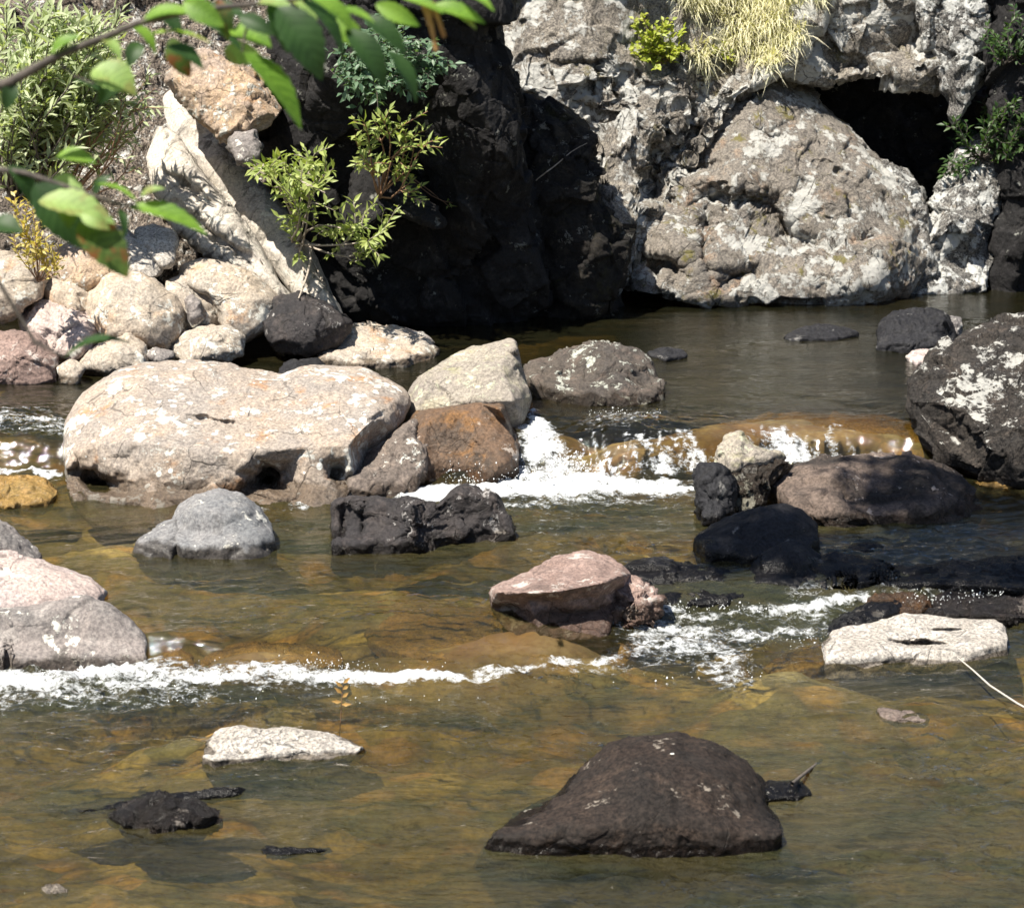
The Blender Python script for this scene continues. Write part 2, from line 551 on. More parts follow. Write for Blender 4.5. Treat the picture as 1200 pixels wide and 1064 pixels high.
M['scree'] = rock_mat('speckled_scree_rock', (.24, .20, .17), (.11, .09, .075), (.32, .28, .24), lich=.42, lcol=(.68, .66, .62), lsc=14, dark=1.0, dcol=(.03, .024, .02), speck=1.9, crack=.5, bump=1.0)
M['sunlit_top'] = rock_mat('sunlit_top_dark_rock', (.055, .047, .042), (.035, .032, .031), (.09, .074, .064), lich=.6, lcol=(.5, .49, .46), lsc=5, dark=.6, crack=.4, bump=.9, speck=1.4, lit_top=1)  # sunlight on the boulder's top is put into its colour
M['wedge'] = rock_mat('grey_brown_rock', (.19, .155, .135), (.13, .11, .10), (.25, .20, .17), lich=.2, dark=.6, crack=.4, wl=L1, wetw=.05, bump=.6)
M['sub'] = rock_mat('submerged_amber_rock', (.30, .18, .06), (.22, .15, .055), (.36, .22, .08), dark=.4, dcol=(.06, .045, .02), crack=.2, rough=.18, bump=.5)
M['foliage_willow'] = leaf_mat('willow_leaf', (.30, .36, .18), (.52, .56, .38))
M['foliage_bright'] = leaf_mat('bright_shrub_leaf', (.22, .29, .07), (.42, .46, .16))
M['foliage_teal'] = leaf_mat('bluish_green_leaf', (.08, .15, .09), (.18, .26, .16))
M['foliage_dark'] = leaf_mat('dark_green_leaf', (.03, .07, .02), (.07, .12, .03))
M['foliage_yellow'] = leaf_mat('yellow_leaf', (.50, .38, .06), (.55, .50, .25))
M['foliage_lime'] = leaf_mat('lime_leaf', (.28, .34, .04), (.42, .44, .08))
M['foliage_tree'] = leaf_mat('tree_leaf', (.05, .09, .02), (.09, .13, .03))
M['drygrass'] = leaf_mat('dry_grass_blade', (.70, .65, .50), (.68, .66, .46), trans=.25, rough=.7)
M['dryleaf'] = leaf_mat('dry_orange_leaf', (.55, .28, .08), (.6, .4, .16))
M['bark'] = bark_mat('dark_bark', (.06, .05, .045), (.12, .10, .085))
M['twig'] = bark_mat('pale_twig_bark', (.30, .25, .2), (.42, .37, .32))
M['redtwig'] = bark_mat('reddish_twig_bark', (.22, .12, .07), (.3, .18, .11))
M['stick'] = bark_mat('bleached_stick_wood', (.42, .38, .34), (.52, .48, .43))
M['catkin'] = bark_mat('catkin_brown', (.30, .15, .05), (.42, .24, .09))


# ------------------------------------------------------------------ water surface
def lipY(xs, tab, z):
    P = at_z(np.array([t[0] for t in tab], float), np.array([t[1] for t in tab], float), z)
    o = np.argsort(P[:, 0])
    return np.interp(xs, P[o, 0], P[o, 1])


LIP1 = [(-300, 490), (0, 488), (75, 492), (300, 480), (560, 474), (615, 478), (650, 482), (690, 490), (720, 503), (750, 506), (840, 500), (900, 490), (1010, 490), (1060, 494), (1190, 500), (1500, 500)]
FOOT1 = [(-300, 560), (0, 558), (75, 560), (300, 575), (560, 572), (615, 564), (690, 563), (750, 564), (840, 562), (900, 551), (1010, 549), (1060, 552), (1190, 558), (1500, 558)]
LIP2 = [(-300, 735), (0, 738), (180, 742), (300, 742), (430, 728), (520, 712), (640, 712), (740, 704), (780, 684), (900, 684), (1000, 678), (1100, 668), (1190, 664), (1500, 660)]
FOOT2 = [(-300, 780), (0, 778), (180, 782), (300, 785), (430, 783), (520, 782), (640, 785), (740, 755), (780, 742), (900, 738), (1000, 735), (1100, 728), (1190, 725), (1500, 722)]


def water_z(x, y):
    a1, b1 = lipY(x, FOOT1, L1), lipY(x, LIP1, L2)
    a2, b2 = lipY(x, FOOT2, L0), lipY(x, LIP2, L1)
    s1 = np.clip((y - a1) / np.maximum(b1 - a1, .11), 0, 1)
    s2 = np.clip((y - a2) / np.maximum(b2 - a2, .05), 0, 1)
    f = lambda s: .78 * sstep(0, .45, s) + .22 * sstep(.1, 1, s)
    s1 = f(s1); s2 = sstep(0, 1, s2)
    return L0 + (L1 - L0) * s2 + (L2 - L1) * s1, s1, s2


def blob(px, py, lst):
    out = np.zeros_like(px)
    for cx, cy, rx, ry, k in lst:
        d = ((px - cx) / rx) ** 2 + ((py - cy) / ry) ** 2
        out = np.maximum(out, k * np.exp(-d * 1.3))
    return out


def seg(px, py, pts, k=1.0):
    """polyline with half-width per point"""
    out = np.zeros_like(px)
    for (x0, y0, w0), (x1, y1, w1) in zip(pts[:-1], pts[1:]):
        t = np.clip(((px - x0) * (x1 - x0) + (py - y0) * (y1 - y0) * 4) / ((x1 - x0) ** 2 + 4 * (y1 - y0) ** 2 + 1e-6), 0, 1)
        w = w0 + (w1 - w0) * t
        d = np.hypot((px - x0 - t * (x1 - x0)) * .5, py - y0 - t * (y1 - y0)) / w
        out = np.maximum(out, k * np.exp(-d ** 2.4))
    return out


def foam_mask(px, py):
    f = seg(px, py, [(470, 582, 7), (540, 578, 13), (600, 571, 18), (660, 568, 22), (740, 573, 13), (815, 572, 6)])
    f = np.maximum(f, seg(px, py, [(622, 490, 7), (632, 515, 15), (645, 545, 22), (655, 564, 24)], .85))
    f = np.maximum(f, seg(px, py, [(560, 592, 12), (680, 592, 13), (790, 583, 7)], .45))
    f = np.maximum(f, seg(px, py, [(-80, 796, 24), (60, 796, 23), (150, 794, 20), (260, 793, 15), (380, 793, 12), (480, 793, 9), (565, 796, 5)], .8))
    f = np.maximum(f, seg(px, py, [(-80, 822, 22), (60, 822, 20), (200, 816, 15), (330, 808, 11), (420, 805, 7)], .44))
    f = np.maximum(f, seg(px, py, [(560, 790, 5), (640, 782, 5), (700, 777, 7), (740, 765, 12), (765, 745, 20)], .6))
    f = np.maximum(f, seg(px, py, [(640, 795, 10), (700, 788, 10), (780, 775, 12)], .42))
    f = np.maximum(f, seg(px, py, [(752, 732, 22), (800, 745, 30), (840, 768, 24), (855, 790, 18)], .6))
    f = np.maximum(f, seg(px, py, [(765, 720, 10), (830, 727, 12), (900, 718, 10), (960, 708, 8), (1010, 702, 8)], .72))
    f = np.maximum(f, seg(px, py, [(860, 747, 12), (920, 742, 10), (980, 735, 8)], .55))
    f = np.maximum(f, seg(px, py, [(1080, 712, 13), (1140, 712, 14), (1200, 708, 14), (1300, 708, 14)], .64))
    f = np.maximum(f, seg(px, py, [(930, 690, 8), (1000, 686, 9), (1080, 694, 10), (1150, 700, 12), (1230, 698, 12)], .5))
    f = np.maximum(f, seg(px, py, [(880, 715, 14), (960, 722, 16), (1010, 728, 12)], .5))
    f = np.maximum(f, seg(px, py, [(-60, 495, 14), (20, 495, 14), (70, 497, 12)], .62))
    f = np.maximum(f, seg(px, py, [(-60, 553, 4), (20, 553, 4), (72, 553, 3)], .7))
    f = np.maximum(f, seg(px, py, [(690, 500, 10), (720, 490, 10), (770, 487, 8)], .45))
    f = np.maximum(f, seg(px, py, [(400, 588, 4), (330, 594, 4), (240, 596, 3)], .5))
    return f


HUMPS = [(600, 742, .66, .28, .038), (300, 762, .50, .16, .03), (470, 755, .3, .16, .03), (770, 512, .38, .2, .03)]


def hump(x, y):
    out = np.zeros_like(x)
    for cx, cy, rx, ry, h in HUMPS:
        c = at_z(cx, cy, .08 if cy > 600 else .2)
        out = np.maximum(out, h * np.exp(-(((x - c[0]) / rx) ** 2 + ((y - c[1]) / ry) ** 2) ** 1.5))
    return out


def depth(x, y, ppx, ppy):
    q = np.stack([x, y, x * 0], 1)
    d = .20 + .13 * fbm(q * np.array([.9, 1.6, 1]), 3) + .62 * sstep(9.95, 11.3, y) + .10 * sstep(6.9, 5.9, y) * sstep(-.6, .8, x)
    d -= .20 * blob(ppx, ppy, [(900, 500, 190, 26, 1), (750, 525, 90, 40, 1), (600, 745, 190, 40, 1), (300, 765, 170, 26, .9), (655, 468, 60, 22, .9), (150, 640, 150, 40, .4), (450, 690, 130, 40, .5), (920, 790, 140, 30, .6), (300, 850, 200, 30, .4)])
    d += .22 * blob(ppx, ppy, [(780, 1020, 240, 60, 1.5), (1050, 920, 160, 70, 1), (1050, 630, 170, 34, 1), (600, 620, 160, 30, .5)])
    return np.maximum(d, .02)


xs = np.arange(-3.6, 3.6001, .0135)
ys = np.concatenate([np.arange(4.0, 5.2, .03), np.arange(5.2, 10.6, .0105), np.arange(10.6, 14.6, .02)])
XX, YY = np.meshgrid(xs, ys)
x, y = XX.ravel(), YY.ravel()
wz, s1, s2 = water_z(x, y)
wz = wz + hump(x, y)
ppx, ppy = to_px(np.stack([x, y, wz], 1))
qn = np.stack([x, y, x * 0], 1)
fm = foam_mask(ppx + 9 * fbm(qn * np.array([6, 6, 1]) + 5, 3), ppy + 9 * fbm(qn * np.array([3.2, 7, 1]) + 15, 3)) * np.clip(1.05 + .45 * fbm(qn * np.array([4, 8, 1]) + 40, 3), .35, 1.2)
deep = depth(x, y, ppx, ppy)
turb = np.clip(blob(ppx, ppy, [(660, 550, 120, 50, 1), (860, 740, 160, 45, 1), (1080, 705, 200, 42, 1), (150, 800, 260, 40, 1), (620, 790, 200, 30, .6), (30, 520, 90, 60, .7), (1100, 900, 160, 60, .75)]), 0, 1)
q = np.stack([x, y, x * 0], 1)
wrp = fbm(q * np.array([1.2, 1.2, 1]) + 3, 2)
qa = q.copy(); qa[:, 0] += wrp * .25; qa[:, 1] += wrp * .12
calm = 1 - .8 * sstep(9.4, 10.6, y)
rip = .0085 * fbm(qa * np.array([5.5, 15, 1]), 3, .55) * calm + .0040 * fbm(qa * np.array([3.0, 6, 1]) + 8, 2)
rip += .0045 * fbm(qa * np.array([14, 34, 1]) + 21, 2, .6) * calm
patch = .45 + .9 * sstep(-.25, .45, fbm(qa * np.array([.9, 2.2, 1]) + 61, 2))
rip *= patch * 1.25
rip += turb * (.022 * fbm(q * np.array([9, 14, 1]) + 31, 4, .6) + .006)
hm = hump(x, y) / .04
rip += hm * .006 * fbm(q * np.array([16, 9, 1]) + 77, 4, .65)
rip += np.clip(fm, 0, 1) * .016 * (fbm(q * np.array([22, 26, 1]) + 51, 3, .65) + .5)
# ropes on the thin veils of the ledge
veil = np.clip(4 * s1 * (1 - s1), 0, 1) * (ppx > 690)
rip += veil * .016 * fbm(q * np.array([26, 4, 1]) + 71, 3, .6)
veilf = sstep(.02, .15, s1) * sstep(1, .93, s1)
vr = sstep(660, 712, ppx) * sstep(852, 838, ppx) + .85 * sstep(858, 875, ppx) * sstep(1020, 1000, ppx)
qv = q.copy(); qv[:, 0] += .35 * wz + .04 * fbm(q * np.array([4, 4, 1]), 2)
vn = fbm(qv * np.array([5, 2, 1]) + 91, 2) * .5 + fbm(qv * np.array([24, 3, 1]) + 17, 4, .75) * .4 - .35 * (s1 - .4)
vf = veilf * vr * np.clip(.50 + vn, 0, 1)
foam = np.maximum(fm, vf)
W = np.stack([x, y, wz + rip], 1)
ny, nx = XX.shape
ii = np.arange(ny * nx).reshape(ny, nx)
WF = np.stack([ii[:-1, :-1].ravel(), ii[:-1, 1:].ravel(), ii[1:, 1:].ravel(), ii[1:, :-1].ravel()], 1)

m = NT('stream_water')
geo = m.n('ShaderNodeNewGeometry'); pos = geo.outputs['Position']
b1 = m.noise(m.vscale(pos, (14, 42, 8)), 1.0, 4, .6, .4)
b2 = m.noise(m.vscale(pos, (50, 110, 30)), 1.0, 3, .6)
bp = m.n('ShaderNodeBump'); m.s(bp, 'Strength', .6); m.s(bp, 'Distance', .008)
m.s(bp, 'Height', m.math('ADD', b1, m.math('MULTIPLY', b2, .3)))
fr = m.n('ShaderNodeFresnel'); m.s(fr, 'IOR', 1.5); m.t.links.new(bp.outputs[0], fr.inputs['Normal'])
tr = m.n('ShaderNodeBsdfTransparent'); dp = m.n('ShaderNodeAttribute', attribute_name='deep').outputs['Fac']
cc = m.n('ShaderNodeCombineColor')
for k, a_ in enumerate((3.0, 3.6, 6.2)):      # absorption of the tea-coloured water along the slanted path
    m.s(cc, k, m.math('EXPONENT', m.math('MULTIPLY', dp, -a_)))
m.s(tr, 'Color', cc.outputs[0])
gl = m.n('ShaderNodeBsdfGlossy'); m.s(gl, 'Roughness', .04); m.t.links.new(bp.outputs[0], gl.inputs['Normal'])
m.s(gl, 'Color', (1, 1, 1, 1))
bo = m.n('ShaderNodeBsdfDiffuse')
n1 = m.noise(m.vscale(pos, (1.6, 4.5, 1)), 1.0, 5, .6, .6)
n2 = m.noise(m.vadd(m.vscale(pos, (3.2, 11, 1)), (7, 3, 1)), 1.0, 5, .65, .5)
bcol = m.mix(m.ramp(n1, .38, .62), (.085, .088, .042), (.135, .115, .050))
bcol = m.mix(m.math('MULTIPLY', m.ramp(n2, .52, .66), .7), bcol, (.030, .036, .020))
m.s(bo, 'Color', bcol)
bp3 = m.n('ShaderNodeBump'); m.s(bp3, 'Strength', 1.0); m.s(bp3, 'Distance', .045); m.s(bp3, 'Height', b1)
m.t.links.new(bp3.outputs[0], bo.inputs['Normal'])
mb = m.n('ShaderNodeMixShader'); m.s(mb, 0, m.math('MULTIPLY', m.ramp(dp, 0.03, .32, .12, .44), m.n('ShaderNodeAttribute', attribute_name='murk').outputs['Fac']))
m.t.links.new(tr.outputs[0], mb.inputs[1]); m.t.links.new(bo.outputs[0], mb.inputs[2])
mx = m.n('ShaderNodeMixShader')
m.t.links.new(fr.outputs[0], mx.inputs[0]); m.t.links.new(mb.outputs[0], mx.inputs[1]); m.t.links.new(gl.outputs[0], mx.inputs[2])
at = m.n('ShaderNodeAttribute', attribute_name='foam')
fn = m.noise(m.vscale(pos, (26, 40, 30)), 1.0, 7, .72)
fn2 = m.noise(m.vscale(pos, (110, 150, 110)), 1.0, 4, .7)
fsum = m.math('ADD', at.outputs['Fac'], m.math('ADD', m.math('MULTIPLY', m.math('SUBTRACT', fn, .5), 1.9), m.math('MULTIPLY', m.math('SUBTRACT', fn2, .5), .7)))
ff = m.math('MULTIPLY', m.ramp(fsum, .42, .95), m.ramp(at.outputs['Fac'], .05, .25))
fo = m.n('ShaderNodeBsdfPrincipled'); m.s(fo, 'Base Color', (.60, .62, .64, 1)); m.s(fo, 'Roughness', .4)
fb = m.n('ShaderNodeBump'); m.s(fb, 'Strength', .8); m.s(fb, 'Distance', .012); m.s(fb, 'Height', m.math('ADD', fn, m.math('MULTIPLY', fn2, .5)))
m.t.links.new(fb.outputs[0], fo.inputs['Normal'])
mf = m.n('ShaderNodeMixShader'); m.s(mf, 0, ff)
m.t.links.new(mx.outputs[0], mf.inputs[1]); m.t.links.new(fo.outputs[0], mf.inputs[2])
m.t.links.new(mf.outputs[0], m.out.inputs[0])
water = mesh_obj('water', W, WF, m.m, attrs={'foam': foam, 'deep': deep, 'murk': .95 - .7 * sstep(8.6, 10.6, y) - .45 * blob(ppx, ppy, [(770, 1025, 210, 50, 1)])})
tag(water, kind='structure')

# splash: drops thrown up at the falls, and white drops standing in for sun glints
def drops(n, pts, rmin, rmax, hgt):
    vs, fs = [], []
    base = np.array([(1, 0, 0), (-1, 0, 0), (0, 1, 0), (0, -1, 0), (0, 0, 1), (0, 0, -1)], float)
    ft = np.array([(0, 2, 4), (2, 1, 4), (1, 3, 4), (3, 0, 4), (2, 0, 5), (1, 2, 5), (3, 1, 5), (0, 3, 5)])
    for k in range(n):
        (x0, y0), (x1, y1), zz = random.choice(pts)
        t = random.random()
        p0 = at_z(x0 + t * (x1 - x0) + random.gauss(0, 5), y0 + t * (y1 - y0) + random.gauss(0, 3), zz)
        p0[2] += abs(random.gauss(0, hgt)) + .004
        r = random.uniform(rmin, rmax) * (1 if random.random() < .85 else 1.8)
        b = base * r * np.array([1, 1, random.uniform(.8, 1.9)])
        vs.append(b + p0); fs.append(ft + 6 * k)
    return np.concatenate(vs), np.concatenate(fs)


m = NT('white_drop_and_glint')
bs = m.n('ShaderNodeBsdfPrincipled'); m.s(bs, 'Base Color', (.88, .9, .92, 1)); m.s(bs, 'Roughness', .25)
m.t.links.new(bs.outputs[0], m.out.inputs[0])
M['drop'] = m.m
V_, F_ = drops(700, [((615, 505), (650, 560), L1 + .05), ((600, 560), (700, 562), L1 + .03), ((640, 530), (695, 560), L1 + .05), ((520, 568), (600, 566), L1)], .001, .0028, .035)
V2, F2 = drops(520, [((20, 795), (220, 785), L0 + .01), ((350, 785), (420, 783), L0 + .015), ((220, 785), (540, 788), L0 + .01), ((770, 715), (900, 715), L0 + .04), ((1060, 705), (1180, 700), L0 + .05)], .0009, .0022, .013)
V3, F3 = drops(260, [((0, 820), (560, 820), L0), ((560, 800), (900, 790), L0), ((860, 760), (980, 745), L0), ((15, 490), (75, 505), .17), ((690, 485), (770, 485), L2)], .0014, .0026, .002)
SV = np.concatenate([V_, V2, V3]); SF = np.concatenate([F_, F2 + len(V_), F3 + len(V_) + len(V2)])
o = mesh_obj('splash_glints', SV, SF, M['drop'])
tag(o, 'white spray thrown up at the foot of the small falls, with drops painted as sun glints', 'spray', kind='stuff')

# ------------------------------------------------------------------ river bed and ground
bx = np.arange(-3.8, 3.8001, .02); by = np.arange(3.8, 14.8, .022)
BX, BY = np.meshgrid(bx, by)
x, y = BX.ravel(), BY.ravel()
bz, _, _ = water_z(x, y)
q = np.stack([x, y, x * 0], 1)
d1, d2, _, cid = worley(q * np.array([5, 6, 1]) + 2)
d1b, _, _, _ = worley(q * np.array([13, 15, 1]) + 12)
ppx, ppy = to_px(np.stack([x, y, bz], 1))
dep = depth(x, y, ppx, ppy) - .05 * np.clip(.6 - d1, 0, 1) * (_r3[cid][:, 1] > .35) - .02 * np.clip(.6 - d1b, 0, 1)
bz = bz + hump(x, y) * .8
rust = np.clip(blob(ppx, ppy, [(860, 505, 230, 38, 1), (740, 535, 70, 40, 1), (600, 745, 190, 46, 1), (300, 765, 170, 26, .8), (655, 470, 70, 22, .8), (40, 575, 60, 20, .6), (1150, 565, 70, 14, .9)]) + .25 * fbm(q * np.array([4, 6, 1]) + 3, 3), 0, 1)
dep = np.maximum(dep, .022)
b = mesh_obj('riverbed', np.stack([x, y, bz - dep], 1), (lambda ii: np.stack([ii[:-1, :-1].ravel(), ii[:-1, 1:].ravel(), ii[1:, 1:].ravel(), ii[1:, :-1].ravel()], 1))(np.arange(BX.size).reshape(BX.shape)), None or M['sub'], attrs={'rust': rust})
tag(b, kind='structure')
m = NT('riverbed_gravel')
geo = m.n('ShaderNodeNewGeometry'); pos = geo.outputs['Position']
wn = m.n('ShaderNodeTexNoise'); m.s(wn, 'Vector', pos); m.s(wn, 'Scale', 4.0)
wp = m.vadd(m.vscale(pos, (1, 1, 1)), m.vscale(wn.outputs['Color'], (.12, .12, 0)))
vc = m.n('ShaderNodeTexVoronoi', feature='F1'); m.s(vc, 'Vector', m.vscale(wp, (5, 9, 5))); m.s(vc, 'Scale', 1.3)
sepc = m.n('ShaderNodeSeparateColor'); m.s(sepc, 0, vc.outputs['Color'])
col = m.mix(sepc.outputs[0], (.29, .235, .10), (.50, .39, .155))
col = m.mix(m.math('MULTIPLY', m.ramp(sepc.outputs[1], .55, .8), .7), col, (.12, .12, .07))
col = m.mix(m.math('MULTIPLY', m.ramp(sepc.outputs[2], .72, .85), .8), col, (.50, .30, .10))
col = m.mix(m.math('MULTIPLY', m.ramp(vc.outputs[0], .35, .75), .7), col, (.08, .065, .03))
n = m.noise(m.vscale(pos, (3, 5, 3)), 1.0, 6, .6)
col = m.mix(m.math('MULTIPLY', m.ramp(n, .5, .66), .75), col, (.17, .16, .075))
n = m.noise(pos, 40, 5, .7)
col = m.mix(1.0, col, m.mix(m.ramp(n, .3, .7), (.6, .6, .6), (1.3, 1.3, 1.3)), 'MULTIPLY')
ra = m.n('ShaderNodeAttribute', attribute_name='rust')
col = m.mix(m.math('MULTIPLY', ra.outputs['Fac'], .8), col, m.mix(m.noise(pos, 9, 6, .65), (.065, .028, .010), (.19, .088, .026)))
bs = m.n('ShaderNodeBsdfPrincipled'); m.s(bs, 'Base Color', col); m.s(bs, 'Roughness', .8)
m.t.links.new(bs.outputs[0], m.out.inputs[0])
b.data.materials[0] = m.m

gx = np.arange(-46, 46.1, .5); gy = np.concatenate([np.arange(-12, 20, .4), np.arange(20, 70, 1.5)])
GX, GY = np.meshgrid(gx, gy)
x, y = GX.ravel(), GY.ravel()
q = np.stack([x, y, x * 0], 1)
gz = -.75 + np.zeros_like(x)
rise = np.maximum(0, y - 14.6) * .75 + np.maximum(0, np.abs(x) - 3.9) * .33 * (y > 3)
gz += np.minimum(rise, 2.4) + .25 * fbm(q * .5, 4) * np.clip(rise, 0, 1)
gz = np.where((np.abs(x) < 3.9) & (y < 14.4), -.75, gz)
g = mesh_obj('ground', np.stack([x, y, gz], 1), (lambda ii: np.stack([ii[:-1, :-1].ravel(), ii[:-1, 1:].ravel(), ii[1:, 1:].ravel(), ii[1:, :-1].ravel()], 1))(np.arange(GX.size).reshape(GX.shape)), M['scree'])
tag(g, kind='structure')
m = NT('forest_ground')
geo = m.n('ShaderNodeNewGeometry'); pos = geo.outputs['Position']
n = m.noise(pos, 1.2, 8, .7); n2 = m.noise(pos, 7, 6, .7)
col = m.mix(m.ramp(n, .4, .6), (.09, .085, .035), (.24, .20, .12))
col = m.mix(m.math('MULTIPLY', m.ramp(n2, .52, .62), .7), col, (.05, .07, .02))
bs = m.n('ShaderNodeBsdfPrincipled'); m.s(bs, 'Base Color', col); m.s(bs, 'Roughness', .95)
m.t.links.new(bs.outputs[0], m.out.inputs[0])
g.data.materials[0] = m.m

# ------------------------------------------------------------------ cliffs (each a rock mass of its own)
def cliff(name, label, out, mat, Y, T, lean, **k):
    kw = dict(sink=20, fac=.06, facs=2.6, amp=.025, ncut=4, cut=.05, sharp=.0, back=.5, p=3.0, fine=1.3, warpk=.05)
    kw.update(k)
    return rock(name, label, 'cliff', out, mat, Y=Y, T=T, lean=lean, **kw)


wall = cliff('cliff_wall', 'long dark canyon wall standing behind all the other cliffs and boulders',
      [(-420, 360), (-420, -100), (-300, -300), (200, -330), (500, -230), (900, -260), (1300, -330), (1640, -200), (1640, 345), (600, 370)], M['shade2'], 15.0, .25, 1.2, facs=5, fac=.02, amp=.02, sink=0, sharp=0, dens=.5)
cliff('scree_slope', 'steep speckled grey slope behind the silvery bush, upper left',
      [(-160, 330), (-160, -80), (60, -130), (300, -120), (430, -60), (420, 60), (400, 180), (330, 260), (180, 330)], M['scree'], 12.6, .2, 2.4, facs=8, fac=.035, sharp=.02)
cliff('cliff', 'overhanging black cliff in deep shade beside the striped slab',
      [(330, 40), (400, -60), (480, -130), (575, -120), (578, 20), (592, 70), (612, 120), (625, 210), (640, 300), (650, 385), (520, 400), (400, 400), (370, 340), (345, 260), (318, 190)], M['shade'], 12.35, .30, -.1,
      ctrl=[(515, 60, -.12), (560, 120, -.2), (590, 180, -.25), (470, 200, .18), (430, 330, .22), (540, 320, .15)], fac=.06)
cliff('cliff', 'blue-grey rock rib running down the middle of the black cliff',
      [(505, 50), (530, 55), (560, 90), (585, 130), (592, 170), (582, 165), (560, 135), (535, 110), (515, 85)], M['greycliff'], 11.9, .08, .3, sink=0, fac=.07)
cliff('cliff', 'brown mossy shaded cliff face below the sunlit lichen wall',
      [(580, 90), (610, 100), (650, 120), (702, 158), (696, 200), (706, 240), (737, 262), (742, 320), (738, 352), (700, 365), (640, 378), (590, 375), (570, 260), (572, 160)], M['shade2'], 12.55, .22, .25,
      ctrl=[(640, 220, -.05), (690, 300, -.1), (620, 300, .12)], fac=.07)
cliff('cliff', 'white lichen-covered sunlit cliff wall above the dark pool, left of the rounded bulge',
      [(575, 10), (585, -80), (640, -190), (760, -220), (960, -190), (1000, -60), (940, 60), (890, 100), (850, 125), (825, 165), (800, 205), (775, 235), (750, 275), (745, 345), (700, 352), (688, 300), (692, 200), (668, 150), (628, 118), (600, 105), (583, 70)], M['cliff'], 12.9, .2, 1.9, cen=(745, 90),
      ctrl=[(760, 140, -.04), (700, 60, -.1), (780, 220, .18), (845, 90, .2), (690, 160, .08), (720, 240, -.1)],
      grooves=[(840, 90, 775, 225, 16, .32), (780, 190, 752, 232, 10, .18), (720, 75, 640, 75, 5, .08), (745, 90, 700, 100, 6, .1), (600, 140, 690, 160, 6, .05)], fac=.06)
cliff('cliff', 'big rounded brown cliff bulge with white lichen patches, below the grass',
      [(735, 345), (733, 300), (745, 265), (770, 225), (800, 185), (828, 130), (850, 95), (880, 82), (920, 92), (965, 118), (1005, 150), (1035, 190), (1062, 222), (1077, 260), (1080, 300), (1045, 332), (960, 338), (860, 345)], M['bulge'], 13.05, .42, 1.35, cen=(905, 230),
      ctrl=[(900, 165, -.12), (1000, 215, -.1), (850, 225, -.1), (825, 245, .1), (915, 240, -.02), (925, 300, .08), (800, 300, -.05), (1015, 275, .05), (860, 275, .02)],
      grooves=[(822, 232, 905, 240, 11, 0.30), (824, 250, 828, 320, 7, 0.24), (755, 305, 800, 320, 11, 0.27), (905, 262, 985, 300, 9, 0.18), (975, 300, 1010, 285, 8, 0.20), (845, 330, 880, 318, 9, 0.22), (880, 150, 925, 172, 6, .07), (905, 240, 935, 300, 6, .12), (960, 190, 1005, 215, 5, .08), (800, 200, 850, 190, 5, .07)], fac=.04, facs=2.4)
cliff('cliff', 'narrow grey lichen-streaked cliff edge on the shaded side of the brown bulge',
      [(1030, 185), (1062, 200), (1090, 240), (1098, 310), (1060, 330), (1040, 320), (1035, 250)], M['greycliff'], 13.3, .2, .5)
cliff('cliff', 'lichen-white overhanging ledge above the black cave, right of the dry grass',
      [(895, 70), (915, 30), (930, -60), (1000, -130), (1090, -110), (1092, 40), (1112, 90), (1100, 108), (1060, 98), (1010, 86), (965, 98), (920, 92)], M['cliff'], 13.85, .2, .6, cen=(1010, 20), sink=0, ctrl=[(1000, 80, .3), (1070, 60, .25)])
cliff('cliff', 'pale grey rock column at the top right above the green shrub',
      [(1072, 12), (1085, -90), (1150, -110), (1158, 40), (1148, 100), (1138, 142), (1116, 145), (1108, 95), (1085, 50)], M['greycliff'], 13.75, .2, .4, sink=0)
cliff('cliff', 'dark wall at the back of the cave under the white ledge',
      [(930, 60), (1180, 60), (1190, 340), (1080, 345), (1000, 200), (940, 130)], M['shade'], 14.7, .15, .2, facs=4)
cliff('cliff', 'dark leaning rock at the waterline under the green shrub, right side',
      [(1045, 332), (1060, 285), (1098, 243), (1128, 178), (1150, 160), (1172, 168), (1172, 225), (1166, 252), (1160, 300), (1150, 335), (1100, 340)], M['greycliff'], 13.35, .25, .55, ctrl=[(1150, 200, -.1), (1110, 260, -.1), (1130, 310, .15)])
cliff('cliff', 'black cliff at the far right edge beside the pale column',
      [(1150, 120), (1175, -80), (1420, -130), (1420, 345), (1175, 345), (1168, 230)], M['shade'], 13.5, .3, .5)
cliff('waterline_rock', 'low pale rock ledge at the waterline below the brown bulge',
      [(858, 335), (885, 324), (940, 318), (985, 311), (1002, 322), (990, 333), (930, 339)], M['bulge'], 12.95, .15, .25, sink=10)
cliff('waterline_rock', 'squarish pinkish stone at the waterline right of the low pale ledge',
      [(1000, 330), (1008, 300), (1030, 293), (1042, 300), (1044, 328), (1020, 336)], M['orange'], 12.95, .15, .2, sink=10)
cliff('waterline_rock', 'tilted grey stone at the waterline left of the vertical crack in the bulge',
      [(775, 340), (800, 318), (828, 312), (835, 335), (815, 346)], M['greycliff'], 12.9, .14, .2, sink=10)
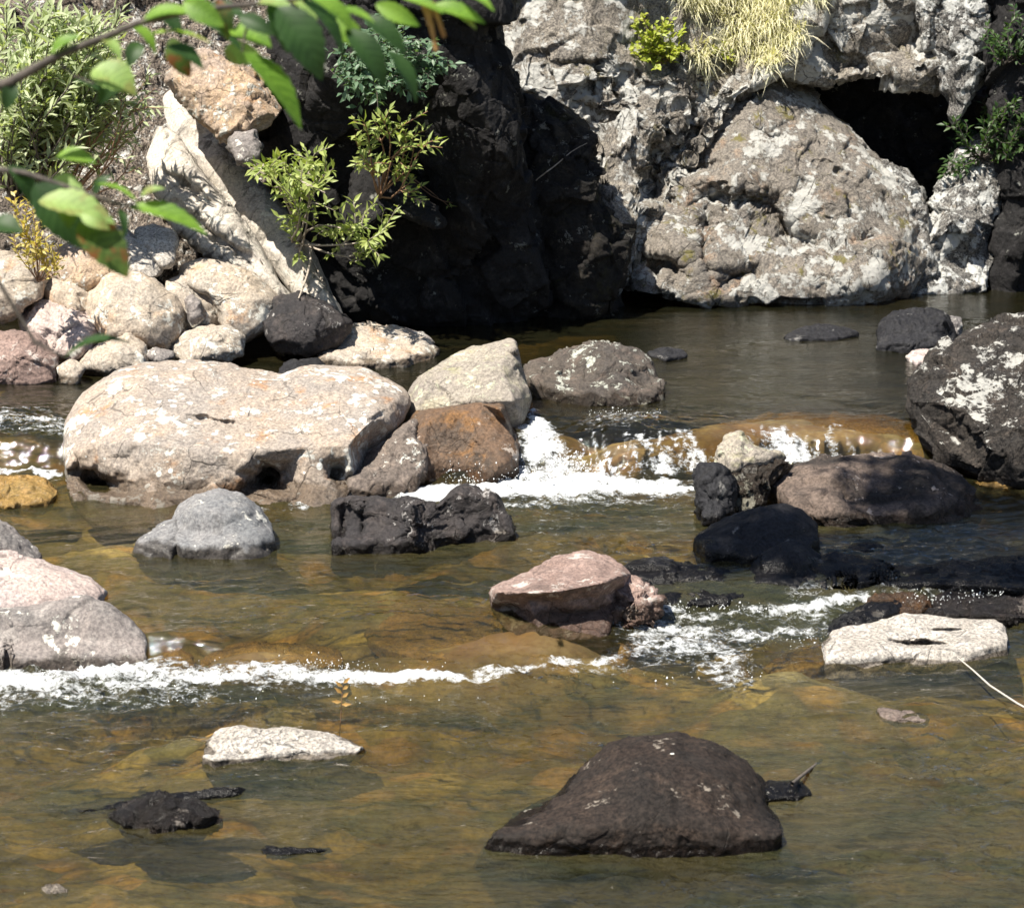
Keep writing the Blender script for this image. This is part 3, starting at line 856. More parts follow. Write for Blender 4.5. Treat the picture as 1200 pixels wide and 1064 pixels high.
# left bank
slab = cliff('rock_slab', 'long diagonal pale slab with streaks slanting down the left bank to the water',
      [(190, 112), (200, 104), (222, 114), (262, 160), (312, 220), (345, 258), (370, 294), (390, 330), (416, 380), (388, 388), (352, 345), (302, 290), (262, 240), (225, 192), (198, 152)], M['slab'], 11.75, .14, 1.3, cen=(298, 240), p=2.2,
      fac=.012, facs=2.2, amp=.005, ncut=0, sharp=.0, fine=.5, ctrl=[(222, 140, -.05), (262, 190, -.08), (310, 248, -.1), (350, 300, -.1), (385, 350, -.06)])
cliff('rock_slab', 'rough lower slab under the long diagonal slab, above the rounded bank boulders',
      [(172, 185), (186, 150), (206, 160), (236, 200), (272, 245), (312, 296), (350, 345), (340, 362), (305, 330), (270, 305), (235, 292), (205, 270), (182, 228)], M['slab'], 11.7, .16, .75, cen=(258, 250), p=2.4,
      fac=.025, facs=2.4, amp=.01, ncut=1, sharp=.0, fine=.8, grooves=[(205, 240, 300, 310, 6, .12), (190, 200, 250, 240, 5, .08)])
cliff('rock', 'orange-stained outcrop above the diagonal slab', [(196, 88), (212, 66), (240, 60), (275, 75), (308, 100), (332, 130), (312, 152), (275, 172), (246, 152), (215, 122)], M['orange'], 12.0, .22, .4, sink=0)
cliff('rock', 'grey squarish rock wedged on the upper edge of the diagonal slab', [(268, 158), (298, 150), (308, 172), (304, 191), (278, 194), (266, 172)], M['mottled'], 11.75, .12, .15, sink=0)
cliff('rock', 'white speckled rock face between the orange outcrop and the black cliff', [(300, 105), (330, 60), (370, 50), (400, 85), (412, 150), (400, 200), (350, 195), (320, 165)], M['greycliff'], 12.3, .15, .4, sink=0)
cliff('rock', 'dark bluish slab facing the water behind the leafy slab shrub', [(395, 260), (420, 190), (450, 190), (490, 225), (525, 262), (520, 270), (480, 255), (440, 250), (415, 280)], M['shade'], 11.7, .1, .3, sink=0)

# ------------------------------------------------------------------ left bank boulders
G1 = 'boulders piled on the left bank'


def pile(label, out, Y, T, lean, mat='pile', **k):
    kw = dict(sink=12, fac=.035, facs=2.2, amp=.035, ncut=4, cut=.05)
    kw.update(k)
    return rock('boulder', label, 'boulder', out, M[mat], Y=Y, T=T, lean=lean, group=G1, **kw)


pile('large rounded tan boulder with a shaded right side in the middle of the bank pile', [(100, 372), (103, 345), (120, 325), (150, 317), (180, 325), (205, 345), (218, 365), (215, 390), (200, 405), (180, 410), (150, 400), (115, 394)], 11.3, .25, .2, fac=.02, ncut=2)
pile('smooth rounded tan boulder at the foot of the diagonal slab, with a shaded underside', [(207, 325), (212, 310), (235, 302), (270, 305), (305, 325), (327, 350), (320, 378), (290, 393), (265, 390), (255, 368), (240, 345), (215, 335)], 11.45, .22, .25, fac=.02, ncut=2)
pile('small rounded tan stone tucked between the two big round bank boulders', [(185, 350), (190, 330), (215, 322), (245, 335), (258, 352), (255, 375), (230, 382), (205, 377)], 11.45, .12, .12)
pile('low tan stone at the water edge below the tucked round stone', [(200, 405), (215, 390), (245, 380), (270, 382), (288, 395), (286, 410), (250, 417), (210, 417)], 11.2, .15, .12)
pile('white sunlit flat stone under the hanging leaves, upper of two', [(155, 268), (180, 262), (207, 272), (211, 284), (203, 301), (192, 304), (172, 295), (156, 282)], 11.6, .12, .3, 'white', fac=.02)
pile('white sunlit flat stone under the hanging leaves, lower of two', [(128, 264), (147, 267), (170, 290), (193, 306), (184, 318), (150, 311), (132, 290)], 11.55, .12, .3, 'white', fac=.02)
pile('brown shaded boulder behind the hanging leaves on the left', [(50, 316), (70, 290), (100, 276), (140, 288), (167, 312), (140, 324), (100, 332), (70, 327)], 11.55, .15, .2, 'orange')
pile('pale sunlit boulder cut by the left edge, topmost of the edge stones', [(-70, 330), (-60, 298), (12, 296), (36, 300), (51, 315), (50, 350), (12, 362), (-60, 366)], 11.3, .2, .25, cen=(0, 330))
pile('small pale wedge stone above the leaning angular stone', [(48, 328), (75, 325), (105, 343), (112, 355), (85, 362), (55, 352)], 11.4, .12, .12)
pile('angular pale stone leaning to the right near the left edge', [(20, 374), (40, 352), (70, 353), (110, 373), (120, 395), (95, 414), (60, 407), (30, 392)], 11.2, .15, .2, 'pink', fac=.06)
pile('low pale stone at the water edge below the large rounded boulder', [(85, 427), (110, 402), (150, 392), (173, 404), (179, 426), (140, 434)], 11.0, .14, .12)
pile('reddish-brown stone at the water edge cut by the left edge', [(-50, 392), (12, 388), (45, 394), (70, 415), (68, 442), (12, 447), (-50, 447)], 10.85, .15, .15, 'red')
pile('tiny pale stone at the water edge beside the reddish one', [(66, 430), (82, 420), (101, 430), (92, 442), (72, 442)], 10.8, .06, .05)
pile('dark shaded boulder at the lower end of the diagonal slab', [(308, 382), (320, 350), (350, 342), (390, 358), (414, 378), (397, 397), (360, 407), (320, 402)], 11.35, .2, .2, 'block')
pile('narrow dark stone peeping between the rounded boulders', [(214, 352), (222, 345), (236, 352), (240, 368), (224, 374)], 11.3, .06, .05, 'mottled')
pile('small flat grey stone at the water edge left of the low tan stone', [(168, 414), (182, 408), (202, 410), (206, 418), (186, 424)], 11.0, .06, .05, 'mottled', sink=6)

# ------------------------------------------------------------------ mid-stream boulders
rock('boulder', 'huge tan boulder with white lichen spots left of midstream', 'boulder',
     [(72, 532), (75, 490), (95, 460), (140, 435), (200, 421), (270, 425), (330, 436), (362, 426), (430, 431), (474, 455), (482, 472), (470, 497), (440, 532), (415, 553), (397, 578), (370, 582), (330, 590), (290, 582), (230, 590), (150, 592), (110, 586), (80, 562)],
     M['tan'], wy=590, wz=L1, T=.30, lean=.95, p=2.6, cen=(275, 505), amp=.012, fac=.008, facs=3.4, ncut=0, back=.2, foot=.1,
     ctrl=[(110, 520, -.05), (180, 520, -.12), (270, 530, -.12), (360, 525, -.12), (440, 488, -.14), (408, 522, -.16), (115, 570, .18), (95, 555, .08), (150, 582, .14), (180, 562, .06), (250, 566, .05), (215, 584, .14), (270, 582, .12), (315, 566, .18), (345, 577, .14), (290, 548, -.06), (315, 528, -.12), (225, 527, -.12), (275, 470, .0), (365, 568, .05), (430, 530, .12), (400, 470, -.06), (200, 460, 0), (330, 470, .03)],
     grooves=[(222, 488, 280, 497, 3, .07), (296, 560, 330, 552, 11, .2), (90, 560, 140, 585, 14, .2), (385, 545, 402, 560, 8, .16), (420, 500, 452, 482, 3, .04)], sink=34)
rock('boulder', 'pointed pale boulder with yellow-green lichen standing above the main chute', 'boulder',
     [(470, 484), (480, 447), (510, 430), (541, 413), (575, 405), (597, 397), (604, 400), (609, 420), (623, 467), (613, 503), (606, 540), (560, 545), (500, 540)],
     M['yellowish'], Y=9.98, T=.20, lean=.35, p=3, fac=.018, facs=1.8, amp=.012, cen=(555, 465), ctrl=[(596, 400, -.12), (604, 470, -.16), (545, 420, -.02), (530, 470, -.08), (590, 440, -.1), (613, 480, 0)], sink=10)
rock('boulder', 'wet rusty-brown block in front of the pointed boulder, beside the white chute', 'boulder',
     [(470, 500), (483, 483), (550, 473), (590, 472), (598, 492), (608, 520), (610, 550), (570, 562), (520, 564), (480, 568), (462, 545)],
     M['brown'], wy=563, wz=L1, T=.14, lean=.18, p=5, fac=.022, facs=1.8, amp=.012, cen=(540, 520), ctrl=[(586, 480, -.12), (592, 550, -.14), (500, 495, -.04), (490, 555, -.1)], grooves=[(590, 474, 608, 520, 4, .12)], sink=18)
rock('boulder', 'grey-brown wedge boulder between the huge tan boulder and the rusty block', 'boulder',
     [(395, 577), (415, 553), (445, 525), (470, 498), (490, 488), (505, 510), (500, 545), (492, 572), (440, 584), (402, 587)],
     M['wedge'], wy=582, wz=L1, T=.15, lean=.35, p=3, fac=.05, cen=(455, 550), sink=18)
rock('boulder', 'dark lichen-dotted boulder behind the chute, right of the pointed boulder', 'boulder',
     [(612, 425), (640, 417), (690, 404), (706, 402), (746, 408), (765, 425), (778, 452), (782, 468), (750, 476), (690, 476), (640, 472), (618, 458)],
     M['lichrock'], wy=472, wz=L2, T=.25, lean=.35, fac=.05, ctrl=[(700, 415, -.05), (660, 440, .1), (720, 440, -.1)], sink=14)
rock('boulder', 'smooth round grey boulder in front of the huge tan boulder', 'boulder',
     [(197, 640), (200, 612), (210, 591), (229, 579), (256, 572), (283, 578), (305, 594), (320, 617), (325, 643), (302, 652), (263, 656), (215, 655)],
     M['grey'], wy=655, wz=L1, T=.2, lean=.25, p=2, fac=.008, amp=.02, ncut=0, ctrl=[(225, 630, .05), (235, 600, -.02)])
rock('rock', 'low grey stone with a pale waterline leaning on the round grey boulder', 'rock',
     [(154, 643), (165, 630), (190, 613), (207, 606), (218, 620), (214, 645), (200, 655), (170, 650)], M['grey'], wy=652, wz=L1, T=.1, lean=.15, fac=.02, ncut=1, sink=14)
rock('rock', 'black angular notched block standing in the middle pool', 'rock',
     [(387, 585), (440, 585), (484, 586), (505, 590), (530, 588), (537, 586), (537, 570), (550, 568), (580, 580), (597, 608), (606, 627), (583, 630), (543, 636), (487, 647), (440, 650), (389, 650)],
     M['block'], wy=648, wz=L1, T=.12, lean=.10, p=5, fac=.04, facs=3.2, amp=.01, cen=(492, 618), ctrl=[(484, 590, -.16), (486, 640, -.16), (400, 600, .03), (400, 640, .03), (545, 575, -.02), (530, 610, .03), (580, 620, .06), (440, 620, -.02)],
     grooves=[(426, 586, 424, 645, 3, .05), (404, 590, 400, 648, 2.5, .05), (390, 625, 470, 632, 2, .03)], ncut=1, cut=.02)
rock('rock', 'flat-topped reddish rock with a dark undercut front, centre of the stream', 'rock',
     [(573, 691), (610, 671), (640, 657), (662, 649), (686, 645), (712, 652), (738, 668), (741, 680), (727, 697), (711, 724), (677, 728), (602, 722), (586, 713), (575, 705)],
     M['red'], wy=731, wz=L1, T=.05, lean=.38, p=3, foot=.06, cen=(660, 692), fac=.02, facs=2.6, amp=.012, ncut=0, ctrl=[(582, 693, -.20), (620, 695, -.25), (655, 693, -.25), (700, 684, -.25), (730, 674, -.21), (620, 703, -.13), (660, 704, -.13), (700, 697, -.13), (610, 714, -.03), (660, 720, -.03), (700, 715, -.03), (660, 668, -.07)])
rock('rock', 'small broken reddish stone leaning against the flat-topped reddish rock', 'rock',
     [(708, 722), (716, 700), (730, 682), (748, 676), (762, 690), (780, 700), (778, 714), (750, 724)], M['red'], wy=722, wz=L1, T=.09, lean=.12, fac=.12, facs=3, sink=12)
# left edge
rock('boulder', 'pale pinkish boulder cut by the left edge, upper of the two', 'boulder',
     [(-150, 700), (-130, 650), (-40, 642), (14, 650), (46, 655), (76, 668), (110, 680), (127, 693), (120, 706), (80, 716), (13, 728), (-120, 735)], M['pink'], Y=7.75, T=.25, lean=.4, p=2.3, cen=(-5, 690), fac=.02, amp=.015, ncut=1, sink=12)
rock('boulder', 'brown rock tip behind the pale pinkish boulder at the left edge', 'boulder',
     [(-120, 660), (-90, 598), (5, 612), (20, 622), (46, 652), (40, 668), (-60, 680)], M['mottled'], Y=8.15, T=.2, lean=.2, cen=(-30, 645), fac=.03)
rock('boulder', 'mottled dark grey boulder at the left edge above the white foam', 'boulder',
     [(-140, 730), (-60, 716), (12, 714), (60, 706), (100, 699), (130, 708), (152, 725), (168, 745), (176, 770), (168, 786), (60, 786), (-120, 792)], M['mottled'], wy=786, wz=L0, T=.12, lean=.14, p=4, cen=(15, 755), fac=.015, amp=.02, ncut=1)
# lower pool
rock('rock', 'long low bleached rock in the lower pool under the dry sprig', 'rock',
     [(236, 890), (240, 868), (256, 853), (280, 850), (310, 856), (336, 853), (382, 858), (410, 868), (436, 881), (420, 885), (350, 888), (300, 893), (250, 895)], M['white'], wy=891, wz=L0, T=.10, lean=.16, p=2.6, fac=.02, amp=.012, ncut=1, cut=.02, sink=14, cen=(320, 874), grooves=[(272, 883, 300, 884, 4, .05)])
rock('boulder', 'big dark brown humped boulder in the right foreground water', 'boulder',
     [(556, 988), (575, 967), (610, 949), (650, 930), (688, 894), (718, 870), (758, 861), (795, 860), (836, 870), (876, 892), (905, 932), (917, 967), (920, 990), (905, 998), (820, 1004), (700, 1004), (620, 1001), (572, 995)], M['fore'], wy=1002, wz=L0, T=.42, lean=.35, p=2.0, cen=(760, 950), fac=.008, amp=.012, ncut=0, sink=30, fine=1.5, ctrl=[(880, 940, -.03), (650, 970, -.02)])
rock('rock', 'small dark jagged rock in the lower left water', 'rock',
     [(126, 958), (150, 941), (170, 933), (186, 926), (201, 931), (215, 941), (226, 936), (242, 944), (256, 952), (261, 962), (238, 971), (190, 975), (150, 970)], M['block'], wy=972, wz=L0, T=.11, lean=.06, fac=.07, facs=2.4, sink=14)
rock('rock', 'flat dark stone behind the big humped boulder, holding the twig', 'rock',
     [(878, 926), (900, 914), (935, 913), (950, 924), (952, 932), (935, 938), (890, 940)], M['dark'], wy=938, wz=L0, T=.07, lean=.1, fac=.03, sink=10)
rock('rock', 'broad flat white slab with two dark slits at the right edge', 'rock',
     [(962, 755), (976, 739), (1004, 731), (1046, 724), (1060, 719), (1088, 721), (1130, 725), (1168, 724), (1178, 738), (1182, 764), (1147, 772), (1123, 775), (1060, 777), (1007, 781), (968, 781)], M['white'], wy=779, wz=L0, T=.05, lean=.36, p=4, fac=.012, amp=.01, ncut=0, cen=(1075, 750), sink=16,
     ctrl=[(975, 766, -.08), (1020, 768, -.1), (1080, 766, -.1), (1140, 764, -.1), (1172, 756, -.06), (1070, 745, -.04)], grooves=[(1044, 752, 1120, 757, 3, .09), (1090, 738, 1128, 738, 2, .06)])
rock('rock', 'pale flat stone just under the water below the white slab', 'rock',
     [(1022, 838), (1032, 829), (1060, 832), (1090, 841), (1088, 847), (1050, 845)], M['pink'], wy=842, wz=L0, T=.04, lean=.08, fac=.05, sink=6)
rock('rock', 'thin black stone barely above the lower left water', 'rock',
     [(302, 998), (312, 991), (335, 994), (380, 994), (432, 993), (430, 996), (370, 999), (320, 1004)], M['dark'], wy=1000, wz=L0, T=.03, lean=.05, fac=.04, sink=5, cen=(330, 997))
rock('rock', 'tiny pale stone breaking the water in the bottom left corner', 'rock',
     [(46, 1043), (52, 1038), (66, 1037), (78, 1041), (80, 1046), (60, 1049)], M['white'], wy=1046, wz=L0, T=.03, lean=.03, fac=.08, sink=6)
# right-hand group
rock('rock', 'long pinkish-black rock below the veil falls on the right', 'rock',
     [(886, 585), (905, 562), (930, 546), (960, 539), (1012, 535), (1069, 534), (1103, 546), (1127, 557), (1158, 590), (1140, 602), (1087, 613), (1012, 617), (966, 617), (945, 610), (900, 598)], M['shoulder'], wy=613, wz=L1, T=.25, lean=.4, p=3, cen=(1015, 577), fac=.035, amp=.015, ctrl=[(940, 560, -.05), (960, 575, -.12), (1080, 555, -.05), (900, 590, -.05)])
rock('rock', 'pale pointed cap stone on the dark rock beside the veil falls', 'rock',
     [(840, 524), (850, 511), (866, 508), (880, 520), (900, 526), (928, 535), (905, 543), (876, 546), (862, 554), (846, 553), (838, 540)], M['yellowish'], Y=9.12, T=.10, lean=.15, fac=.05, sink=4, cen=(866, 533))
rock('rock', 'black rock under the pale cap stone', 'rock',
     [(812, 560), (816, 544), (838, 540), (858, 555), (866, 575), (860, 600), (845, 618), (826, 616), (816, 595)], M['dark'], wy=614, wz=L1, T=.12, lean=.1, fac=.06, facs=2.6)
rock('rock', 'brown lichen-patched rock between the pale cap stone and the long pinkish-black rock', 'rock',
     [(845, 556), (870, 543), (905, 538), (930, 540), (915, 558), (900, 580), (895, 600), (870, 606), (852, 600), (848, 578)], M['lichrock'], Y=9.02, T=.10, lean=.15, fac=.1, facs=3, sink=8)
rock('boulder', 'smooth blue-black humped boulder in front of the long rock', 'boulder',
     [(810, 640), (814, 628), (850, 606), (880, 595), (915, 591), (940, 597), (957, 614), (962, 642), (940, 658), (880, 661), (830, 657)], M['dark'], wy=658, wz=L1, T=.2, lean=.2, p=2.2, fac=.015, ncut=1)
rock('boulder', 'black pointed boulder overlapping the blue-black hump', 'boulder',
     [(872, 680), (884, 655), (905, 640), (925, 632), (946, 640), (962, 652), (968, 682), (940, 697), (888, 694)], M['dark'], wy=690, wz=.05, T=.16, lean=.15, fac=.03)
rock('rock', 'low black ledge trailing right from the black pointed boulder', 'rock',
     [(940, 655), (980, 647), (1012, 654), (1042, 660), (1060, 676), (1052, 684), (960, 694), (938, 685)], M['dark'], wy=684, wz=.07, T=.12, lean=.15, fac=.025)
rock('rock', 'long low wet black ledge cut by the right edge above the riffle', 'rock',
     [(1000, 678), (1020, 668), (1062, 663), (1120, 657), (1180, 654), (1290, 650), (1300, 695), (1180, 694), (1100, 690), (1040, 692)], M['dark'], wy=688, wz=.06, T=.14, lean=.2, fac=.025, facs=2.5, p=3)
rock('rock', 'wet black ledge at the lip behind the broken reddish stone', 'rock',
     [(728, 664), (760, 653), (800, 661), (850, 668), (890, 680), (900, 700), (850, 714), (785, 716), (750, 708)], M['dark'], wy=708, wz=.03, T=.14, lean=.25, fac=.05, p=3)
rock('rock', 'small wet rust-coloured rock in the riffle above the white slab', 'rock',
     [(1012, 708), (1030, 696), (1060, 690), (1085, 694), (1092, 708), (1070, 720), (1030, 722)], M['brown'], wy=716, wz=.03, T=.09, lean=.12, fac=.08, sink=12)
rock('rock', 'dark sloping rock in the riffle left of the rust-coloured one', 'rock',
     [(955, 742), (985, 722), (1020, 706), (1050, 702), (1060, 718), (1010, 736), (970, 748)], M['dark'], wy=740, wz=L0, T=.09, lean=.2, fac=.04, sink=12)
rock('rock', 'dark wet rock in the riffle at the right edge', 'rock',
     [(1085, 722), (1095, 700), (1140, 694), (1200, 690), (1300, 690), (1300, 730), (1190, 728), (1120, 728)], M['block'], wy=722, wz=.02, T=.09, lean=.2, fac=.06, sink=10)
rock('rock', 'small black stone in the dark water right of the blue-black hump', 'rock',
     [(985, 645), (1000, 637), (1028, 636), (1040, 642), (1020, 648), (995, 650)], M['dark'], wy=646, wz=L1, T=.05, lean=.06, fac=.06, sink=6)
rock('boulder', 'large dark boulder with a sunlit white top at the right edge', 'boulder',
     [(1060, 478), (1065, 446), (1090, 412), (1120, 395), (1150, 385), (1190, 379), (1300, 366), (1330, 460), (1320, 565), (1190, 556), (1150, 548), (1100, 530), (1070, 500)], M['sunlit_top'], Y=9.55, T=.3, lean=.85, p=3, cen=(1190, 470), fac=.045, facs=2.4, ctrl=[(1110, 420, -.1), (1180, 405, -.05), (1140, 470, -.12), (1120, 510, .1)], sink=18)
rock('boulder', 'black rock standing in the far pool near the right edge', 'boulder',
     [(1024, 410), (1030, 380), (1046, 365), (1080, 360), (1108, 365), (1122, 376), (1122, 398), (1108, 413), (1060, 414)], M['dark'], wy=412, wz=L2, T=.15, lean=.15, fac=.05)
rock('rock', 'small grey upright stone against the black rock in the far pool', 'rock',
     [(1104, 402), (1107, 375), (1115, 368), (1127, 373), (1127, 395), (1118, 405)], M['mottled'], wy=402, wz=L2, T=.06, lean=.05, fac=.05, sink=8)
rock('rock', 'flat pale pinkish stone in front of the black pool rock', 'rock',
     [(1060, 418), (1068, 410), (1086, 408), (1100, 414), (1095, 426), (1072, 428)], M['pink'], wy=426, wz=L2, T=.06, lean=.1, fac=.05, sink=8)
rock('rock', 'low smooth black rock awash in the middle of the far pool', 'rock',
     [(912, 395), (935, 385), (960, 380), (990, 382), (1010, 391), (985, 399), (930, 400)], M['dark'], wy=398, wz=L2, T=.12, lean=.15, fac=.03, sink=8)
rock('rock', 'small black rock awash just right of the lichen-dotted boulder', 'rock',
     [(754, 415), (775, 407), (800, 410), (810, 418), (780, 423)], M['dark'], wy=421, wz=L2, T=.07, lean=.08, fac=.04, sink=6)
# shore behind the huge boulder
rock('boulder', 'flat pinkish-tan boulder half in shade behind the huge tan boulder', 'boulder',
     [(362, 404), (380, 388), (415, 379), (441, 378), (475, 390), (505, 400), (524, 414), (480, 430), (420, 434), (375, 427)], M['pile'], wy=428, wz=L2, T=.15, lean=.45, fac=.04, sink=8)
rock('rock', 'small tan stone left of the flat pinkish-tan boulder', 'rock',
     [(323, 408), (340, 393), (370, 391), (380, 404), (374, 417), (330, 418)], M['pile'], wy=416, wz=L2, T=.1, lean=.12, fac=.05, sink=8)
rock('rock', 'thin grey stone tip behind the flat pinkish-tan boulder', 'rock',
     [(462, 390), (474, 384), (500, 392), (516, 402), (490, 406)], M['mottled'], wy=404, wz=L2, T=.06, lean=.1, fac=.04, sink=6)
rock('rock', 'low dark wet stone between the huge tan boulder and the small tan stone', 'rock',
     [(318, 436), (335, 425), (370, 418), (385, 426), (375, 436), (340, 442)], M['dark'], wy=438, wz=L2, T=.08, lean=.1, fac=.04, sink=8)
# ledge and submerged rocks
rock('submerged_rock', 'rusty-brown ledge under the thin water veils right of the chute', 'rock',
     [(685, 566), (700, 545), (740, 524), (800, 508), (860, 492), (950, 483), (1040, 488), (1110, 505), (1150, 540), (1080, 556), (950, 552), (850, 566), (760, 570)], M['sub'], Y=9.86, T=.10, lean=.75, p=3, cen=(890, 530), fac=.03, sink=16)
rock('submerged_rock', 'broad smooth amber rock under water in front of the flat-topped reddish rock', 'rock',
     [(425, 740), (450, 718), (500, 709), (600, 712), (700, 722), (755, 740), (765, 752), (740, 768), (640, 780), (540, 782), (470, 775), (435, 760)], M['sub'], wy=778, wz=-.055, T=.12, lean=.50, p=2.6, cen=(600, 748), fac=.02, amp=.015, sink=16, ncut=1)
rock('submerged_rock', 'orange underwater stone in the gap beside the mottled left boulder', 'rock',
     [(180, 785), (190, 765), (210, 758), (228, 768), (230, 786), (205, 792)], M['sub'], wy=784, wz=L0, T=.08, lean=.1, fac=.04, sink=10)
rock('submerged_rock', 'long amber rock forming the lip above the left foam line', 'rock',
     [(226, 785), (240, 768), (300, 752), (370, 754), (400, 765), (405, 784), (330, 792), (250, 792)], M['sub'], wy=786, wz=L0, T=.1, lean=.25, fac=.04, sink=12)
rock('submerged_rock', 'yellow-brown wet rock at the left edge below the huge tan boulder', 'rock',
     [(-60, 590), (-40, 562), (15, 558), (55, 562), (70, 576), (66, 592), (10, 598)], M['sub'], wy=594, wz=L1, T=.1, lean=.15, fac=.04, sink=10)
rock('submerged_rock', 'yellow underwater stone left of the white slab', 'rock',
     [(890, 782), (915, 768), (955, 758), (975, 770), (965, 786), (920, 790)], M['sub'], wy=786, wz=-.075, T=.08, lean=.15, fac=.04, sink=10)
rock('submerged_rock', 'small tan wet stone at the right edge right of the long pinkish-black rock', 'rock',
     [(1135, 562), (1160, 553), (1200, 550), (1260, 552), (1250, 570), (1180, 572), (1150, 570)], M['sub'], wy=570, wz=L1, T=.08, lean=.12, fac=.04, sink=8)
rock('submerged_rock', 'dark sunken ledge in the water behind the small jagged rock', 'rock',
     [(20, 952), (80, 940), (180, 930), (260, 922), (330, 924), (300, 932), (200, 944), (90, 958)], M['dark'], wy=940, wz=-.012, T=.03, lean=.06, fac=.03, sink=4, cen=(180, 940))

# ------------------------------------------------------------------ plants
TREE = bvh_of(ALL_ROCKS)
CAMP = Vector((0, 0, H))


def surf(px, py, dflt=12.5, off=0.0):
    d = Vector(rays(px, py)).normalized()
    hit = TREE.ray_cast(CAMP, d)
    if hit[0] is None:
        return at_y(px, py, dflt)
    return np.array(hit[0] - d * off)


def unit(v):
    return v / (np.linalg.norm(v) + 1e-9)


def tube(path, r0, r1, sides=6, wob=0.0):
    P = np.array(path, float)
    n = len(P)
    vs, fs = [], []
    for i in range(n):
        t = unit(P[min(i + 1, n - 1)] - P[max(i - 1, 0)])
        a = unit(np.cross(t, [.3, .2, .93])); b = np.cross(t, a)
        r = r0 + (r1 - r0) * i / (n - 1)
        for k in range(sides):
            an = 2 * math.pi * k / sides
            rr = r * (1 + wob * random.uniform(-1, 1))
            vs.append(P[i] + (a * math.cos(an) + b * math.sin(an)) * rr)
    for i in range(n - 1):
        for k in range(sides):
            fs.append((i * sides + k, i * sides + (k + 1) % sides, (i + 1) * sides + (k + 1) % sides, (i + 1) * sides + k))
    return np.array(vs), np.array(fs)


class Bag:
    def __init__(s): s.V, s.Q, s.T, s.n = [], [], [], 0

    def add(s, v, f):
        f = np.asarray(f)
        (s.Q if f.shape[1] == 4 else s.T).append(f + s.n)
        s.V.append(np.asarray(v)); s.n += len(v)

    def leaf(s, p, d, up, L, w, fold=.25):
        d = unit(d); side = unit(np.cross(d, up)); u = np.cross(side, d)
        v = [p, p + d * L * .45 + side * w / 2 + u * w * fold, p + d * L - u * L * .08, p + d * L * .45 - side * w / 2 + u * w * fold, p + d * L * .5]
        s.add(v, [(0, 1, 4), (1, 2, 4), (2, 3, 4), (3, 0, 4)])

    def build(s, name, mat, parent=None, origin=None, smooth=False):
        return mesh_obj(name, np.concatenate(s.V), [np.concatenate(a) for a in (s.Q, s.T) if a], mat, parent, smooth, origin)


def curve(a, b, bend=.12, n=7, seed=None):
    a, b = np.array(a, float), np.array(b, float)
    L = np.linalg.norm(b - a)
    off = RNG.normal(size=3) * L * bend
    off2 = RNG.normal(size=3) * L * bend * .4
    t = np.linspace(0, 1, n)[:, None]
    return a + (b - a) * t + off * np.sin(np.pi * t) + off2 * np.sin(2 * np.pi * t)


def shrub(name, label, cat, base, stems, lmat, smat, L, w, gap, sub=(2, .12), r=.006, spread=.9, up=(0, -.5, .85), leaf_from=.3, group=None, jit=.35):
    """stems: 3-D tips. Leaves alternate along every stem and its side twigs."""
    base = np.array(base, float)
    root = empty(name, base)
    tag(root, label, cat, group)
    S, Lf = Bag(), Bag()
    up = np.array(up, float)

    def line(a, b, r0, frm, depth):
        pth = curve(a, b, .1)
        S.add(*tube(pth, r0, r0 * .35, 5))
        ln = np.linalg.norm(b - a)
        k = max(3, int(ln * (1 - frm) / gap))
        for i in range(k):
            t = frm + (1 - frm) * (i + random.random() * .5) / k
            x = t * (len(pth) - 1); j = min(int(x), len(pth) - 2)
            p = pth[j] + (pth[j + 1] - pth[j]) * (x - j)
            tan = unit(pth[j + 1] - pth[j])
            sd = unit(np.cross(tan, up + RNG.normal(size=3) * .5)) * (1 if i % 2 else -1)
            d = tan * .75 + sd * spread * random.uniform(.6, 1.1) + RNG.normal(size=3) * jit * .5
            Lf.leaf(p, d, up + RNG.normal(size=3) * jit, L * random.uniform(.7, 1.15), w * random.uniform(.8, 1.15))
        if depth:
            for q in range(sub[0]):
                t = random.uniform(.35, .9); j = int(t * (len(pth) - 1))
                d = unit(unit(pth[-1] - pth[0]) + RNG.normal(size=3) * .7)
                line(pth[j], pth[j] + d * sub[1] * random.uniform(.6, 1.3), r0 * .5, .1, 0)
    for tip in stems:
        line(base + RNG.normal(size=3) * r, np.array(tip, float), r, leaf_from, 1)
    S.build('stem', smat, root, base)
    Lf.build('foliage', lmat, root, base)
    return root


def tips(pts, Y, dy=.12, jit=6, rep=1):
    out = []
    for (a, b) in pts:
        for _ in range(rep):
            out.append(at_y(a + random.gauss(0, jit), b + random.gauss(0, jit), Y + random.uniform(-dy, dy)))
    return out


# silvery willow bush, upper left
wt = []
for _ in range(120):
    a = random.uniform(4, 150); b = random.uniform(5, 130)
    wt.append(at_y(a, b, random.uniform(11.3, 11.9)))
shrub('willow_bush', 'silvery green narrow-leaved bush filling the top left corner', 'bush', at_y(20, 235, 11.75), wt, M['foliage_willow'], M['bark'], .10, .021, .019, sub=(3, .16), r=.007, leaf_from=.45)
wt = [at_y(random.uniform(80, 195), random.uniform(70, 150), random.uniform(11.35, 11.6)) for _ in range(16)]
shrub('willow_bush', 'sparse narrow-leaved bush with bare twigs at the foot of the silvery bush', 'bush', at_y(70, 250, 11.55), wt, M['foliage_willow'], M['redtwig'], .07, .016, .03, sub=(2, .12), r=.006, leaf_from=.5)
shrub('yellow_plant', 'yellowing leafy plant among the stones at the left edge', 'plant', at_y(45, 330, 11.0), tips([(28, 255), (40, 240), (52, 262), (60, 285), (45, 275), (30, 290), (64, 300), (22, 235)], 10.95, jit=4, rep=2), M['foliage_yellow'], M['redtwig'], .045, .018, .016, sub=(1, .06), r=.003)
